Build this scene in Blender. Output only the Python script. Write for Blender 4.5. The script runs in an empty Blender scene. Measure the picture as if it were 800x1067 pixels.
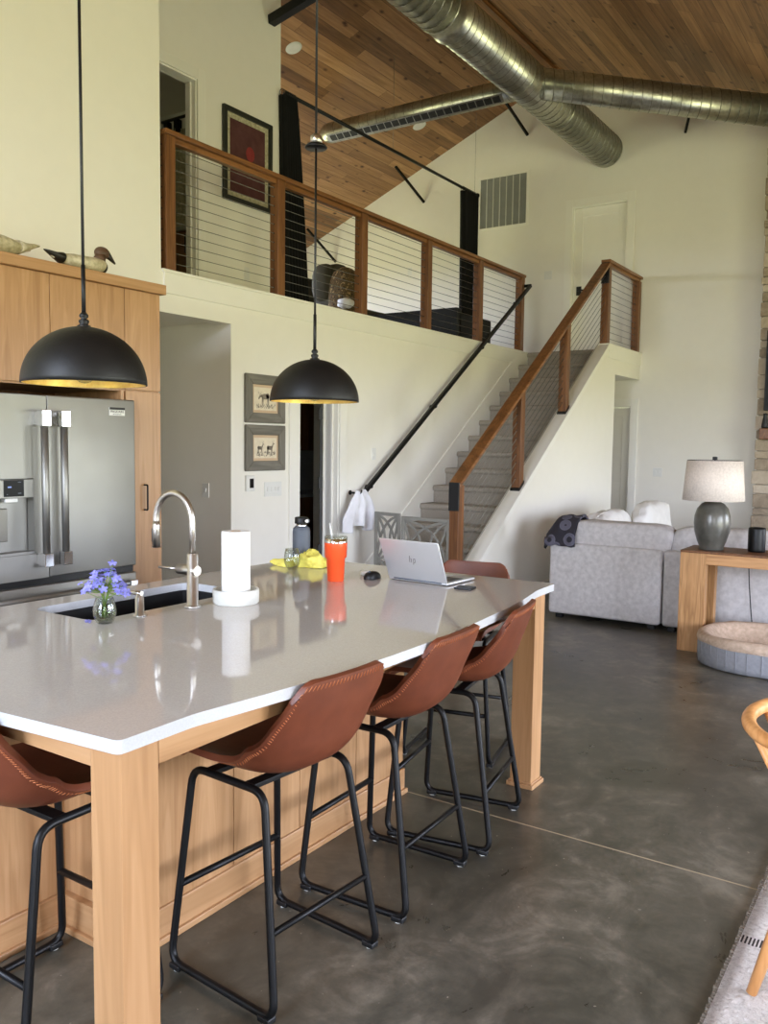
import bpy, bmesh, math, random
from mathutils import Vector, Matrix, noise, Euler
random.seed(7)
S = bpy.context.scene
COL = S.collection
PI = math.pi

# ------------------------------------------------------------------ materials
def lin(c):
    return tuple(((v/255)/12.92 if v/255 <= .04045 else ((v/255+.055)/1.055)**2.4) for v in c)
class NT:
    def __init__(s, name):
        s.m = bpy.data.materials.new(name); s.m.use_nodes = True
        s.t = s.m.node_tree; s.n = s.t.nodes; s.l = s.t.links
        s.b = s.n['Principled BSDF']
    def add(s, typ, **k):
        n = s.n.new(typ)
        for a, v in k.items():
            if a.startswith('i_'):
                n.inputs[a[2:].replace('_', ' ')].default_value = v
            else: setattr(n, a, v)
        return n
    def link(s, a, b): s.l.new(a, b)
    def coord(s, scale=(1, 1, 1), rot=(0, 0, 0)):
        tc = s.add('ShaderNodeTexCoord'); mp = s.add('ShaderNodeMapping')
        mp.inputs['Scale'].default_value = scale; mp.inputs['Rotation'].default_value = rot
        s.link(tc.outputs['Object'], mp.inputs['Vector']); return mp.outputs['Vector']
    def noise(s, vec, scale, detail=4, rough=.55, dist=0):
        n = s.add('ShaderNodeTexNoise'); n.inputs['Scale'].default_value = scale
        n.inputs['Detail'].default_value = detail; n.inputs['Roughness'].default_value = rough
        n.inputs['Distortion'].default_value = dist
        s.link(vec, n.inputs['Vector']); return n.outputs['Fac']
    def ramp(s, fac, stops):
        r = s.add('ShaderNodeValToRGB'); e = r.color_ramp.elements
        while len(e) > 1: e.remove(e[-1])
        e[0].position = stops[0][0]; e[0].color = (*lin(stops[0][1]), 1)
        for p, c in stops[1:]:
            x = e.new(p); x.color = (*lin(c), 1)
        s.link(fac, r.inputs['Fac']); return r.outputs['Color']
    def math(s, op, a, b=None, c=None):
        n = s.add('ShaderNodeMath', operation=op)
        for i, v in enumerate((a, b, c)):
            if v is None: continue
            if isinstance(v, (int, float)): n.inputs[i].default_value = v
            else: s.link(v, n.inputs[i])
        return n.outputs[0]
    def mix(s, fac, a, b, mode='MIX'):
        n = s.add('ShaderNodeMix', data_type='RGBA', blend_type=mode)
        for i, v in ((0, fac), (6, a), (7, b)):
            if isinstance(v, (int, float)): n.inputs[i].default_value = v
            elif isinstance(v, tuple): n.inputs[i].default_value = (*lin(v), 1)
            else: s.link(v, n.inputs[i])
        return n.outputs[2]
    def bump(s, h, strength=.3, dist=.01):
        n = s.add('ShaderNodeBump'); n.inputs['Strength'].default_value = strength
        n.inputs['Distance'].default_value = dist
        s.link(h, n.inputs['Height']); s.link(n.outputs['Normal'], s.b.inputs['Normal'])
    def base(s, c):
        if isinstance(c, tuple): s.b.inputs['Base Color'].default_value = (*lin(c), 1)
        else: s.link(c, s.b.inputs['Base Color'])
    def set(s, rough=None, metal=None, spec=None, **k):
        if rough is not None: s.b.inputs['Roughness'].default_value = rough
        if metal is not None: s.b.inputs['Metallic'].default_value = metal
        if spec is not None: s.b.inputs['Specular IOR Level'].default_value = spec
        for a, v in k.items(): s.b.inputs[a.replace('_', ' ')].default_value = v

def plain(name, c, rough=.6, metal=0, var=6, scale=8, bump=0, bscale=60, **k):
    m = NT(name); v = m.coord()
    f = m.noise(v, scale, 3)
    a = tuple(max(0, x-var) for x in c); b = tuple(min(255, x+var) for x in c)
    m.base(m.ramp(f, [(.3, a), (.7, b)])); m.set(rough, metal, **k)
    if bump: m.bump(m.noise(v, bscale, 3), bump, .004)
    return m.m

def wood(name, dark, mid, light, axis=2, rough=.42, fine=1.0, bands=.35):
    m = NT(name)
    sc = [9*fine, 9*fine, 9*fine]; sc[axis] = .7*fine
    v = m.coord(tuple(sc))
    n1 = m.noise(v, 1.0, 3, .5, 1.2)
    sc2 = [60*fine, 60*fine, 60*fine]; sc2[axis] = 2.2*fine
    n2 = m.noise(m.coord(tuple(sc2)), 1.0, 3, .6)
    w = m.math('FRACT', m.math('MULTIPLY', n1, 7.0))
    w = m.math('MULTIPLY', m.math('ABSOLUTE', m.math('SUBTRACT', w, .5)), 2.0)
    f = m.math('ADD', m.math('MULTIPLY', n1, 1-bands), m.math('MULTIPLY', w, bands*.55))
    f = m.math('ADD', m.math('MULTIPLY', f, .8), m.math('MULTIPLY', n2, .25))
    m.base(m.ramp(f, [(.28, dark), (.5, mid), (.74, light)])); m.set(rough)
    m.bump(n2, .08, .002)
    return m.m

M = {}
M['wall'] = plain('wall_paint', (236, 233, 224), .62, var=1, bump=.05, bscale=140)
M['trim'] = plain('trim_paint', (238, 236, 228), .38, var=1)
M['maple'] = wood('maple_wood', (156, 114, 74), (178, 136, 94), (194, 153, 112), 2, .36, bands=.25)
M['maple_x'] = wood('maple_wood_across', (156, 114, 74), (178, 136, 94), (194, 153, 112), 0, .36, bands=.2)
M['maple_y'] = wood('maple_wood_side', (156, 114, 74), (178, 136, 94), (194, 153, 112), 1, .36, bands=.2)
M['cedar'] = wood('cedar_wood', (78, 46, 24), (118, 76, 42), (148, 100, 58), 2, .4, bands=.3)
M['cedar_x'] = wood('cedar_wood_rail', (84, 52, 28), (130, 86, 48), (160, 112, 68), 0, .36, bands=.3)
M['oak'] = wood('oak_wood', (150, 108, 66), (186, 140, 92), (212, 168, 118), 2, .5, bands=.45)
M['oak_y'] = wood('oak_wood_top', (150, 104, 62), (186, 138, 90), (208, 162, 110), 1, .5, bands=.35)
M['beech'] = wood('beech_wood', (196, 134, 78), (218, 158, 98), (232, 178, 120), 2, .35)
M['darkwood'] = wood('vanity_wood', (84, 50, 22), (112, 70, 34), (136, 88, 46), 2, .5)
M['black'] = plain('black_metal', (20, 20, 21), .42, .5, var=2)
M['blackmat'] = plain('black_plastic', (14, 14, 15), .5, var=2)
M['blackcloth'] = plain('black_curtain_fabric', (11, 11, 12), .95, var=2, bump=.2)
M['cable'] = plain('steel_cable', (120, 118, 110), .35, .9, var=4)
M['chrome'] = plain('chrome_metal', (225, 225, 225), .12, 1, var=2)
M['nickel'] = plain('brushed_nickel', (200, 196, 190), .33, 1, var=6, scale=30)
M['black_glass'] = plain('black_glass', (8, 8, 10), .35, var=1, spec=.2)
M['white_plastic'] = plain('white_plastic', (226, 226, 222), .35, var=2)
M['paper'] = plain('paper_towel', (238, 237, 234), .9, var=3, bump=.3, bscale=120)
M['marble'] = plain('marble_white', (214, 214, 206), .35, var=10, scale=14)
M['glove_yellow'] = plain('yellow_cloth', (244, 232, 112), .85, var=10, scale=20, bump=.4)
M['orange'] = plain('orange_coat', (250, 92, 44), .34, var=3)
M['slate'] = plain('grey_coat', (88, 94, 104), .55, var=3)
M['silver'] = plain('laptop_silver', (205, 207, 210), .34, .55, var=2)
M['logo'] = plain('logo_grey', (150, 152, 156), .25, .8, var=2)
M['carpet'] = plain('stair_carpet', (152, 144, 132), .98, var=12, scale=120, bump=.6, bscale=260)
M['gate'] = plain('gate_grey', (140, 138, 130), .5, var=4)
M['sofa'] = plain('sofa_grey_fabric', (200, 196, 195), .95, var=12, scale=24, bump=.35, bscale=320)
M['sofa_white'] = plain('white_pillow_fabric', (226, 224, 220), .95, var=5, scale=10, bump=.3, bscale=90)
M['linen'] = plain('linen_shade', (224, 212, 202), .9, var=10, scale=70, bump=.3, bscale=300)
M['ceramic'] = plain('grey_ceramic', (92, 90, 84), .3, .25, var=14, scale=10, bump=.15, bscale=30)
M['fleece'] = plain('beige_fleece', (196, 172, 150), .98, var=14, scale=30, bump=.8, bscale=90)
M['bedside'] = plain('blue_grey_fabric', (146, 147, 152), .95, var=6, scale=40, bump=.3)
M['recliner'] = plain('recliner_fabric', (62, 58, 46), .85, var=6, scale=10)
M['navy'] = plain('navy_fabric', (34, 36, 42), .9, var=4)
M['towelwhite'] = plain('white_towel_fabric', (226, 226, 230), .95, var=4, bump=.5, bscale=160)
M['vent'] = plain('vent_grey', (206, 206, 200), .5, .2, var=3)
M['ventdark'] = plain('vent_louvre_metal', (150, 151, 148), .6, .2, var=4)  # mid-grey metal of the vent louvres and their backing
M['frame_grey'] = wood('weathered_grey_frame', (92, 88, 80), (116, 112, 102), (140, 134, 122), 0, .6)
M['frame_grey_z'] = wood('weathered_grey_frame_side', (92, 88, 80), (116, 112, 102), (140, 134, 122), 2, .6)
M['mat'] = plain('picture_mat', (206, 180, 150), .9, var=4)
M['print'] = plain('picture_paper', (224, 212, 188), .9, var=6, scale=30)
M['ink'] = plain('drawing_ink', (134, 124, 110), .9, var=16, scale=90)
M['frame_black'] = plain('black_green_frame', (36, 40, 36), .4, var=4)
M['maroon'] = plain('maroon_print', (82, 44, 44), .8, var=8, scale=10)
M['red'] = plain('red_print', (136, 44, 44), .8, var=6, scale=20)
M['cream'] = plain('cream_border', (176, 170, 142), .8, var=24, scale=40)
M['stem'] = plain('flower_stem', (112, 142, 56), .6, var=14, scale=30)
M['petal'] = plain('flower_petal', (128, 128, 205), .6, var=26, scale=60)
M['leather_seam'] = plain('orange_stitching', (172, 102, 60), .7, var=10, scale=60)
M['tile'] = plain('backsplash_tile', (150, 150, 144), .3, var=5)
M['decoy_white'] = plain('decoy_paint_white', (190, 180, 150), .6, var=26, scale=34)
M['decoy_brown'] = plain('decoy_paint_brown', (86, 62, 44), .55, var=12, scale=20)
M['decoy_black'] = plain('decoy_paint_black', (40, 36, 30), .5, var=6)
M['led'] = plain('display_digits', (150, 170, 240), .4, var=4)
M['grey_door'] = plain('shaded_door_paint', (70, 62, 54), .5, var=2)

m = NT('leather_cognac'); v = m.coord()
m.base(m.ramp(m.noise(v, 6, 4), [(.25, (88, 43, 27)), (.5, (108, 56, 36)), (.8, (124, 68, 45))]))
m.set(.42); m.bump(m.noise(v, 260, 3), .12, .002); M['leather'] = m.m

m = NT('quartz_top'); v = m.coord()
m.base(m.ramp(m.noise(v, 220, 2), [(.3, (190, 184, 176)), (.7, (202, 196, 188))]))
m.set(.05, spec=.62); M['quartz'] = m.m
m = NT('quartz_edge_polish'); v = m.coord()
m.base(m.ramp(m.noise(v, 220, 2), [(.3, (188, 190, 193)), (.7, (196, 198, 201))]))
m.set(.25); M['quartz_edge'] = m.m

m = NT('stainless'); v = m.coord((60, 60, .6))
m.base(m.ramp(m.noise(m.coord(), 3, 2), [(.3, (150, 149, 144)), (.7, (160, 159, 154))]))
m.set(.52, 1); n = m.noise(v, 2.0, 3); m.bump(n, .03, .002); M['steel'] = m.m
m = NT('stainless_dark'); m.base((120, 118, 114)); m.set(.3, 1); m.bump(m.noise(m.coord((60, 60, .6)), 2, 2), .03, .002); M['steel_dark'] = m.m

m = NT('galvanised_steel'); v = m.coord()
vo = m.add('ShaderNodeTexVoronoi'); vo.inputs['Scale'].default_value = 34; m.link(v, vo.inputs['Vector'])
f = m.math('ADD', m.math('MULTIPLY', vo.outputs['Distance'], .35), m.math('MULTIPLY', m.noise(v, 3, 3), .7))
m.base(m.ramp(f, [(.2, (138, 137, 128)), (.8, (196, 195, 184))])); m.set(.3, .95)
m.bump(m.noise(v, 18, 3), .1, .004); M['duct'] = m.m
M['duct_seam'] = plain('duct_seam_steel', (128, 126, 118), .4, .9, var=6)

m = NT('gold_leaf'); v = m.coord()
m.base(m.ramp(m.noise(v, 16, 5, .65), [(.3, (226, 178, 92)), (.55, (248, 216, 134)), (.8, (255, 234, 168))]))
m.set(.42, .6); m.bump(m.noise(v, 30, 3), .3, .004); M['gold'] = m.m
m = NT('pendant_black'); v = m.coord()
m.base((17, 17, 17)); m.set(.5, .2); m.bump(m.noise(v, 90, 4), .25, .003); M['pendant'] = m.m

def thin_glass(name, tint, rough=.02, edge=.5):
    m = NT(name); tr = m.add('ShaderNodeBsdfTransparent'); tr.inputs[0].default_value = (*lin(tint), 1)
    gl = m.add('ShaderNodeBsdfGlossy'); gl.inputs['Roughness'].default_value = rough
    lw = m.add('ShaderNodeLayerWeight'); lw.inputs['Blend'].default_value = edge
    k = m.math('ADD', m.math('MULTIPLY', lw.outputs['Facing'], .55), m.math('MULTIPLY', m.noise(m.coord(), 5, 1), .06))
    mx = m.add('ShaderNodeMixShader'); m.link(k, mx.inputs[0]); m.link(tr.outputs[0], mx.inputs[1]); m.link(gl.outputs[0], mx.inputs[2])
    m.link(mx.outputs[0], m.n['Material Output'].inputs['Surface']); return m.m
M['glass'] = thin_glass('clear_glass', (240, 243, 241), .03, .3)
M['water'] = thin_glass('water', (232, 238, 216), .03, .2)

# knotty tongue-and-groove boards running along X
m = NT('ceiling_boards'); v0 = m.coord()
sx = m.add('ShaderNodeSeparateXYZ'); m.link(v0, sx.inputs[0])
W = .132
row = m.math('DIVIDE', sx.outputs['Y'], W); ri = m.math('FLOOR', row); rf = m.math('FRACT', row)
wn = m.add('ShaderNodeTexWhiteNoise', noise_dimensions='1D'); m.link(ri, wn.inputs['W'])
xl = m.math('ADD', m.math('DIVIDE', sx.outputs['X'], 2.6), m.math('MULTIPLY', wn.outputs['Value'], 7.0))
xi = m.math('FLOOR', xl); xf = m.math('FRACT', xl)
wn2 = m.add('ShaderNodeTexWhiteNoise', noise_dimensions='2D'); cb = m.add('ShaderNodeCombineXYZ')
m.link(ri, cb.inputs[0]); m.link(xi, cb.inputs[1]); m.link(cb.outputs[0], wn2.inputs['Vector'])
off = m.add('ShaderNodeCombineXYZ'); m.link(m.math('MULTIPLY', wn2.outputs['Value'], 31.0), off.inputs[0]); m.link(m.math('MULTIPLY', ri, 3.7), off.inputs[1])
va = m.add('ShaderNodeVectorMath', operation='ADD'); m.link(v0, va.inputs[0]); m.link(off.outputs[0], va.inputs[1])
mp = m.add('ShaderNodeMapping'); mp.inputs['Scale'].default_value = (1.1, 17, 17); m.link(va.outputs[0], mp.inputs['Vector'])
g1 = m.noise(mp.outputs[0], 1.4, 5, .6, .6)
mpk = m.add('ShaderNodeMapping'); mpk.inputs['Scale'].default_value = (3.0, 5.2, 5.2); m.link(va.outputs[0], mpk.inputs['Vector'])
vk = m.add('ShaderNodeTexVoronoi'); vk.inputs['Scale'].default_value = 1.25; m.link(mpk.outputs[0], vk.inputs['Vector'])
kn = m.add('ShaderNodeMapRange'); kn.inputs['From Min'].default_value = .07; kn.inputs['From Max'].default_value = .2
m.link(vk.outputs['Distance'], kn.inputs['Value'])
f = m.math('ADD', m.math('MULTIPLY', g1, .62), m.math('MULTIPLY', wn2.outputs['Value'], .36))
col = m.ramp(f, [(.2, (92, 62, 38)), (.42, (138, 98, 62)), (.62, (172, 128, 86)), (.85, (208, 164, 118))])
col = m.mix(m.math('SUBTRACT', 1.0, kn.outputs[0]), col, (70, 34, 16))
e = m.math('MINIMUM', rf, m.math('SUBTRACT', 1.0, rf)); ge = m.math('LESS_THAN', e, .022)
ex = m.math('LESS_THAN', xf, .0016); gap = m.math('MAXIMUM', ge, ex)
col = m.mix(m.math('MULTIPLY', gap, .8), col, (74, 42, 22)); m.base(col); m.set(.5)
m.bump(m.math('SUBTRACT', m.math('MULTIPLY', g1, .2), gap), .25, .004); M['boards'] = m.m

# polished concrete with one saw-cut joint
m = NT('polished_concrete'); v0 = m.coord()
a = m.noise(v0, .55, 4, .6, .6); b = m.noise(v0, 2.6, 6, .65, 1.4); c = m.noise(v0, 11, 5, .7, .4)
f = m.math('ADD', m.math('MULTIPLY', a, .45), m.math('ADD', m.math('MULTIPLY', b, .4), m.math('MULTIPLY', c, .2)))
col = m.ramp(f, [(.36, (58, 56, 48)), (.48, (78, 75, 65)), (.55, (98, 93, 81)), (.63, (132, 125, 110))])
fl = m.noise(v0, 46, 2, .5); col = m.mix(m.math('GREATER_THAN', fl, .745), col, (150, 142, 128))
sx = m.add('ShaderNodeSeparateXYZ'); m.link(v0, sx.inputs[0])
jt = m.math('LESS_THAN', m.math('ABSOLUTE', m.math('SUBTRACT', sx.outputs['X'], 3.145)), .0042)
col = m.mix(jt, col, (176, 160, 132)); m.base(col); m.set(.3, spec=.5)
rr = m.add('ShaderNodeMapRange'); rr.inputs['To Min'].default_value = .2; rr.inputs['To Max'].default_value = .42
m.link(b, rr.inputs['Value']); m.link(rr.outputs[0], m.b.inputs['Roughness'])
m.bump(m.math('SUBTRACT', m.math('MULTIPLY', c, .25), jt), .08, .003); M['concrete'] = m.m

# limestone blocks
m = NT('ledge_stone'); v0 = m.coord()
oi = m.add('ShaderNodeObjectInfo'); at = m.add('ShaderNodeAttribute', attribute_name='tone', attribute_type='GEOMETRY')
n = m.noise(v0, 9, 6, .7, .8)
f = m.math('ADD', m.math('MULTIPLY', n, .6), m.math('MULTIPLY', at.outputs['Fac'], .4))
m.base(m.ramp(f, [(.25, (134, 120, 104)), (.5, (182, 166, 144)), (.8, (212, 200, 182))])); m.set(.9)
m.bump(m.noise(v0, 22, 6, .75), .8, .02); M['stone'] = m.m
M['mortar'] = plain('mortar', (150, 140, 124), .95, var=8, scale=40, bump=.4)

# rug: cream shag with woven dark dashes
m = NT('shag_rug'); v0 = m.coord(); sx = m.add('ShaderNodeSeparateXYZ'); m.link(v0, sx.inputs[0])
n = m.noise(v0, 55, 5, .75, .6)
base = m.ramp(n, [(.3, (190, 180, 170)), (.5, (236, 228, 220)), (.75, (252, 248, 243))])
dash = m.math('LESS_THAN', m.math('FRACT', m.math('DIVIDE', m.math('ADD', sx.outputs['Y'], 20), .011)), .5)
px = m.math('FRACT', m.math('DIVIDE', m.math('ADD', sx.outputs['X'], 19.82), .62))
band = m.math('LESS_THAN', px, .075)
dash2 = m.math('LESS_THAN', m.math('FRACT', m.math('DIVIDE', m.math('ADD', sx.outputs['X'], 20), .009)), .5)
py = m.math('FRACT', m.math('DIVIDE', m.math('SUBTRACT', .40, sx.outputs['Y']), .5))
band2 = m.math('LESS_THAN', py, .08)
k = m.math('MAXIMUM', m.math('MULTIPLY', dash, band), m.math('MULTIPLY', dash2, band2))
m.base(m.mix(k, base, (58, 48, 42))); m.set(.98); m.bump(n, 1.0, .02); M['rug'] = m.m

# throw with round medallions, camouflage blanket
m = NT('medallion_throw'); v0 = m.coord()
vo = m.add('ShaderNodeTexVoronoi'); vo.inputs['Scale'].default_value = 9; m.link(v0, vo.inputs['Vector'])
m.base(m.ramp(vo.outputs['Distance'], [(.0, (40, 38, 46)), (.2, (42, 40, 48)), (.24, (92, 90, 104)), (.48, (104, 102, 116)), (.52, (44, 42, 50)), (.9, (38, 36, 44))]))
for e in m.n:
    if e.type == 'VALTORGB': e.color_ramp.interpolation = 'CONSTANT'
m.set(.95); m.bump(m.noise(v0, 150, 3), .4, .003); M['throw'] = m.m
m = NT('camouflage_blanket'); v0 = m.coord()
m.base(m.ramp(m.noise(v0, 22, 3, .7), [(.36, (30, 24, 16)), (.46, (110, 86, 52)), (.53, (40, 38, 26)), (.62, (160, 132, 88))])); m.set(.95); M['camo'] = m.m

# ------------------------------------------------------------------ mesh building
def V(*a): return Vector(a)
class MB:
    def __init__(s): s.bm = bmesh.new()
    def face(s, vs, smooth=False, mi=0):
        try: f = s.bm.faces.new(vs)
        except ValueError: return None
        f.smooth = smooth; f.material_index = mi; return f
    def box(s, x0, x1, y0, y1, z0, z1, mi=0, top=None):
        P = [(x0,y0,z0),(x1,y0,z0),(x1,y1,z0),(x0,y1,z0),(x0,y0,z1),(x1,y0,z1),(x1,y1,z1),(x0,y1,z1)]
        v = [s.bm.verts.new(p) for p in P]
        for i, f in enumerate(((3,2,1,0),(4,5,6,7),(0,1,5,4),(1,2,6,5),(2,3,7,6),(3,0,4,7))):
            s.face([v[k] for k in f], False, top if (top is not None and i == 1) else mi)
        return s
    def obox(s, c, size, rot=None, mi=0):          # oriented box
        R = (rot or Matrix.Identity(3)).to_3x3(); c = Vector(c)
        v = []
        for z in (-1, 1):
            for (x, y) in ((-1,-1),(1,-1),(1,1),(-1,1)):
                v.append(s.bm.verts.new(c + R @ Vector((x*size[0]/2, y*size[1]/2, z*size[2]/2))))
        for f in ((3,2,1,0),(4,5,6,7),(0,1,5,4),(1,2,6,5),(2,3,7,6),(3,0,4,7)): s.face([v[k] for k in f], False, mi)
        return s
    def bar(s, a, b, w, h, up=(0,0,1)):            # rectangular bar from a to b
        a, b = Vector(a), Vector(b); d = (b-a); L = d.length; d.normalize()
        x = d.cross(Vector(up)).normalized(); u = x.cross(d)
        R = Matrix((x, d, u)).transposed()
        return s.obox((a+b)/2, (w, L, h), R)
    def prism(s, pts, axis, a0, a1, smooth=False):
        def p3(p, a):
            if axis == 'X': return (a, p[0], p[1])
            if axis == 'Y': return (p[0], a, p[1])
            return (p[0], p[1], a)
        A = [s.bm.verts.new(p3(p, a0)) for p in pts]; B = [s.bm.verts.new(p3(p, a1)) for p in pts]
        s.face(A); s.face(B[::-1]); n = len(pts)
        for i in range(n): s.face([A[i], B[i], B[(i+1) % n], A[(i+1) % n]], smooth)
        return s
    def tube(s, pts, r, seg=10, closed=False, caps=True):
        pts = [Vector(p) for p in pts]; n = len(pts); rings = []
        rr = r if isinstance(r, (list, tuple)) else [r]*n
        prev = None
        for i in range(n):
            if closed: t = pts[(i+1) % n]-pts[i-1]
            else: t = pts[min(i+1, n-1)]-pts[max(i-1, 0)]
            t.normalize()
            if prev is None:
                up = Vector((0, 0, 1)) if abs(t.z) < .9 else Vector((1, 0, 0))
                x = t.cross(up).normalized()
            else:
                x = (prev - t*prev.dot(t)).normalized()
            prev = x; y = t.cross(x)
            rings.append([s.bm.verts.new(pts[i]+(x*math.cos(2*PI*k/seg)+y*math.sin(2*PI*k/seg))*rr[i]) for k in range(seg)])
        m_ = n if closed else n-1
        for i in range(m_):
            A, B = rings[i], rings[(i+1) % n]
            sh = 0
            if closed and i == n-1:
                sh = min(range(seg), key=lambda q: (A[0].co-B[q].co).length)
            for k in range(seg): s.face([A[k], A[(k+1) % seg], B[(k+1+sh) % seg], B[(k+sh) % seg]], True)
        if caps and not closed: s.face(rings[0][::-1]); s.face(rings[-1])
        return s
    def lathe(s, prof, c=(0,0,0), seg=32, mis=None, sq=1.0):
        c = Vector(c); rings = []
        for (r, z) in prof:
            if r < 1e-6: rings.append([s.bm.verts.new(c+Vector((0, 0, z)))])
            else: rings.append([s.bm.verts.new(c+Vector((r*math.cos(2*PI*k/seg), sq*r*math.sin(2*PI*k/seg), z))) for k in range(seg)])
        for i in range(len(rings)-1):
            A, B = rings[i], rings[i+1]; mi = mis[i] if mis else 0
            for k in range(seg):
                k2 = (k+1) % seg
                if len(A) == 1 and len(B) == 1: continue
                if len(A) == 1: s.face([A[0], B[k2], B[k]], True, mi)
                elif len(B) == 1: s.face([A[k], A[k2], B[0]], True, mi)
                else: s.face([A[k], A[k2], B[k2], B[k]], True, mi)
        return s
    def ell(s, c, rx, ry, rz, e=1.0, seg=20, rings=12, fn=None, rot=None):   # superellipsoid
        c = Vector(c); R = rot or Matrix.Identity(3)
        def pw(v, e): return math.copysign(abs(v)**e, v)
        grid = []
        for i in range(rings+1):
            ph = -PI/2+PI*i/rings; row = []
            for k in range(seg):
                th = 2*PI*k/seg
                p = Vector((rx*pw(math.cos(ph), e)*pw(math.cos(th), e), ry*pw(math.cos(ph), e)*pw(math.sin(th), e), rz*pw(math.sin(ph), e)))
                if fn: p = fn(p)
                row.append(p)
                if i in (0, rings): break
            grid.append([s.bm.verts.new(c+R@p) for p in row])
        for i in range(rings):
            A, B = grid[i], grid[i+1]
            for k in range(seg):
                k2 = (k+1) % seg
                if len(A) == 1: s.face([A[0], B[k2], B[k]], True)
                elif len(B) == 1: s.face([A[k], A[k2], B[0]], True)
                else: s.face([A[k], A[k2], B[k2], B[k]], True)
        return s
    def grid(s, fn, nu, nv, smooth=True):
        g = [[s.bm.verts.new(fn(i/nu, j/nv)) for j in range(nv+1)] for i in range(nu+1)]
        for i in range(nu):
            for j in range(nv): s.face([g[i][j], g[i+1][j], g[i+1][j+1], g[i][j+1]], smooth)
        return g
    def build(s, name, mat, parent=None, world=False, bevel=0, solid=0, sub=0, loc=None, seg=2, shift=None):
        if world and parent is not None:
            for v in s.bm.verts: v.co -= parent.location
        if shift is not None:
            for v in s.bm.verts: v.co -= Vector(shift)
        if loc is not None:
            for v in s.bm.verts: v.co -= Vector(loc)
        bmesh.ops.recalc_face_normals(s.bm, faces=s.bm.faces[:])
        me = bpy.data.meshes.new(name); s.bm.to_mesh(me); s.bm.free()
        for mt in (mat if isinstance(mat, (list, tuple)) else [mat]): me.materials.append(M[mt] if isinstance(mt, str) else mt)
        o = bpy.data.objects.new(name, me); COL.objects.link(o)
        if parent is not None: o.parent = parent
        if loc is not None: o.location = loc
        if solid:
            md = o.modifiers.new('s', 'SOLIDIFY'); md.thickness = solid; md.offset = 0
        if bevel:
            md = o.modifiers.new('b', 'BEVEL'); md.width = bevel; md.segments = seg; md.limit_method = 'ANGLE'; md.angle_limit = .6
            if seg > 2:
                for p in me.polygons: p.use_smooth = True
        if sub:
            md = o.modifiers.new('u', 'SUBSURF'); md.levels = sub; md.render_levels = sub
        return o

def tag(o, label=None, cat=None, group=None, kind=None):
    if label: o['label'] = label
    if cat: o['category'] = cat
    if group: o['group'] = group
    if kind: o['kind'] = kind
    return o
def thing(name, loc, label, cat, group=None, rz=0):
    o = bpy.data.objects.new(name, None); o.empty_display_size = .1; COL.objects.link(o)
    o.location = loc; o.rotation_euler = (0, 0, rz)
    return tag(o, label, cat, group)
def struct(mb, name, mat, **k):
    return tag(mb.build(name, mat, **k), kind='structure')
def copy_tree(o, parent=None):
    c = o.copy(); COL.objects.link(c)
    if parent is not None: c.parent = parent
    for ch in [x for x in KIDS.get(o.name, [])]: copy_tree(ch, c)
    return c
KIDS = {}
def index_kids():
    KIDS.clear()
    for o in bpy.data.objects:
        if o.parent: KIDS.setdefault(o.parent.name, []).append(o)
def fillet(pts, r, closed=False, n=6):
    pts = [Vector(p) for p in pts]; out = []; N = len(pts)
    for i in range(N):
        if not closed and i in (0, N-1): out.append(pts[i]); continue
        a, b, c = pts[i-1], pts[i], pts[(i+1) % N]
        ra = min(r, (a-b).length*.45); rc = min(r, (c-b).length*.45)
        p, q = b+(a-b).normalized()*ra, b+(c-b).normalized()*rc
        for k in range(n+1):
            t = k/n; out.append(p*(1-t)**2+b*2*t*(1-t)+q*t*t)
    return out
def text_mesh(body, size, depth, name, mat, parent, M4, align='CENTER'):
    cu = bpy.data.curves.new('t', 'FONT'); cu.body = body; cu.size = size; cu.extrude = depth; cu.align_x = align; cu.align_y = 'CENTER'
    t = bpy.data.objects.new('t', cu); COL.objects.link(t)
    bpy.context.view_layer.update()
    me = bpy.data.meshes.new_from_object(t.evaluated_get(bpy.context.evaluated_depsgraph_get()))
    bpy.data.objects.remove(t); me.transform(M4); me.name = name; me.materials.clear(); me.materials.append(M[mat])
    o = bpy.data.objects.new(name, me); COL.objects.link(o); o.parent = parent
    return o

# ------------------------------------------------------------------ key planes
Yw, Xf = 4.728, 11.30          # loft wall face, gable wall face
RY, RZ, SL = 4.75, 6.605, .4167
def roof(y): return RZ-SL*abs(y-RY)
LZ = 2.763                     # loft floor / ledge height

# ------------------------------------------------------------------ shell
struct(MB().box(-3.2, 11.6, -4.5, 9.9, -.12, 0), 'floor', 'concrete')
for nm, y1 in (('ceiling_left', 9.9), ('ceiling_right', -4.5)):
    b = MB(); z1 = roof(y1)
    b.prism([(RY, RZ), (y1, z1), (y1, z1+.2), (RY, RZ+.2)], 'X', -3.2, 11.6)
    struct(b, nm, 'boards')
struct(MB().box(-3, 11.3, RY-.06, RY+.06, RZ-.075, RZ-.02), 'trim_ridge', 'cedar_x')

# gable wall with two door openings
b = MB()
def col(y0, y1, z0, z1=None):
    if z1 is None:
        pts = [(y0, z0), (y1, z0), (y1, roof(y1)+.05)]
        if y0 < RY < y1: pts.append((RY, RZ+.05))
        pts.append((y0, roof(y0)+.05))
    else: pts = [(y0, z0), (y1, z0), (y1, z1), (y0, z1)]
    b.prism(pts, 'X', Xf, Xf+.15)
col(-4.5, 3.60, 0); col(3.60, 3.735, 2.09); col(3.735, 4.40, 2.09, LZ); col(3.735, 4.40, 4.79)
col(4.40, 4.50, 0, LZ); col(4.40, 4.50, 4.79); col(4.50, 9.9, 0)
struct(b, 'wall_far', 'wall')

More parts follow.
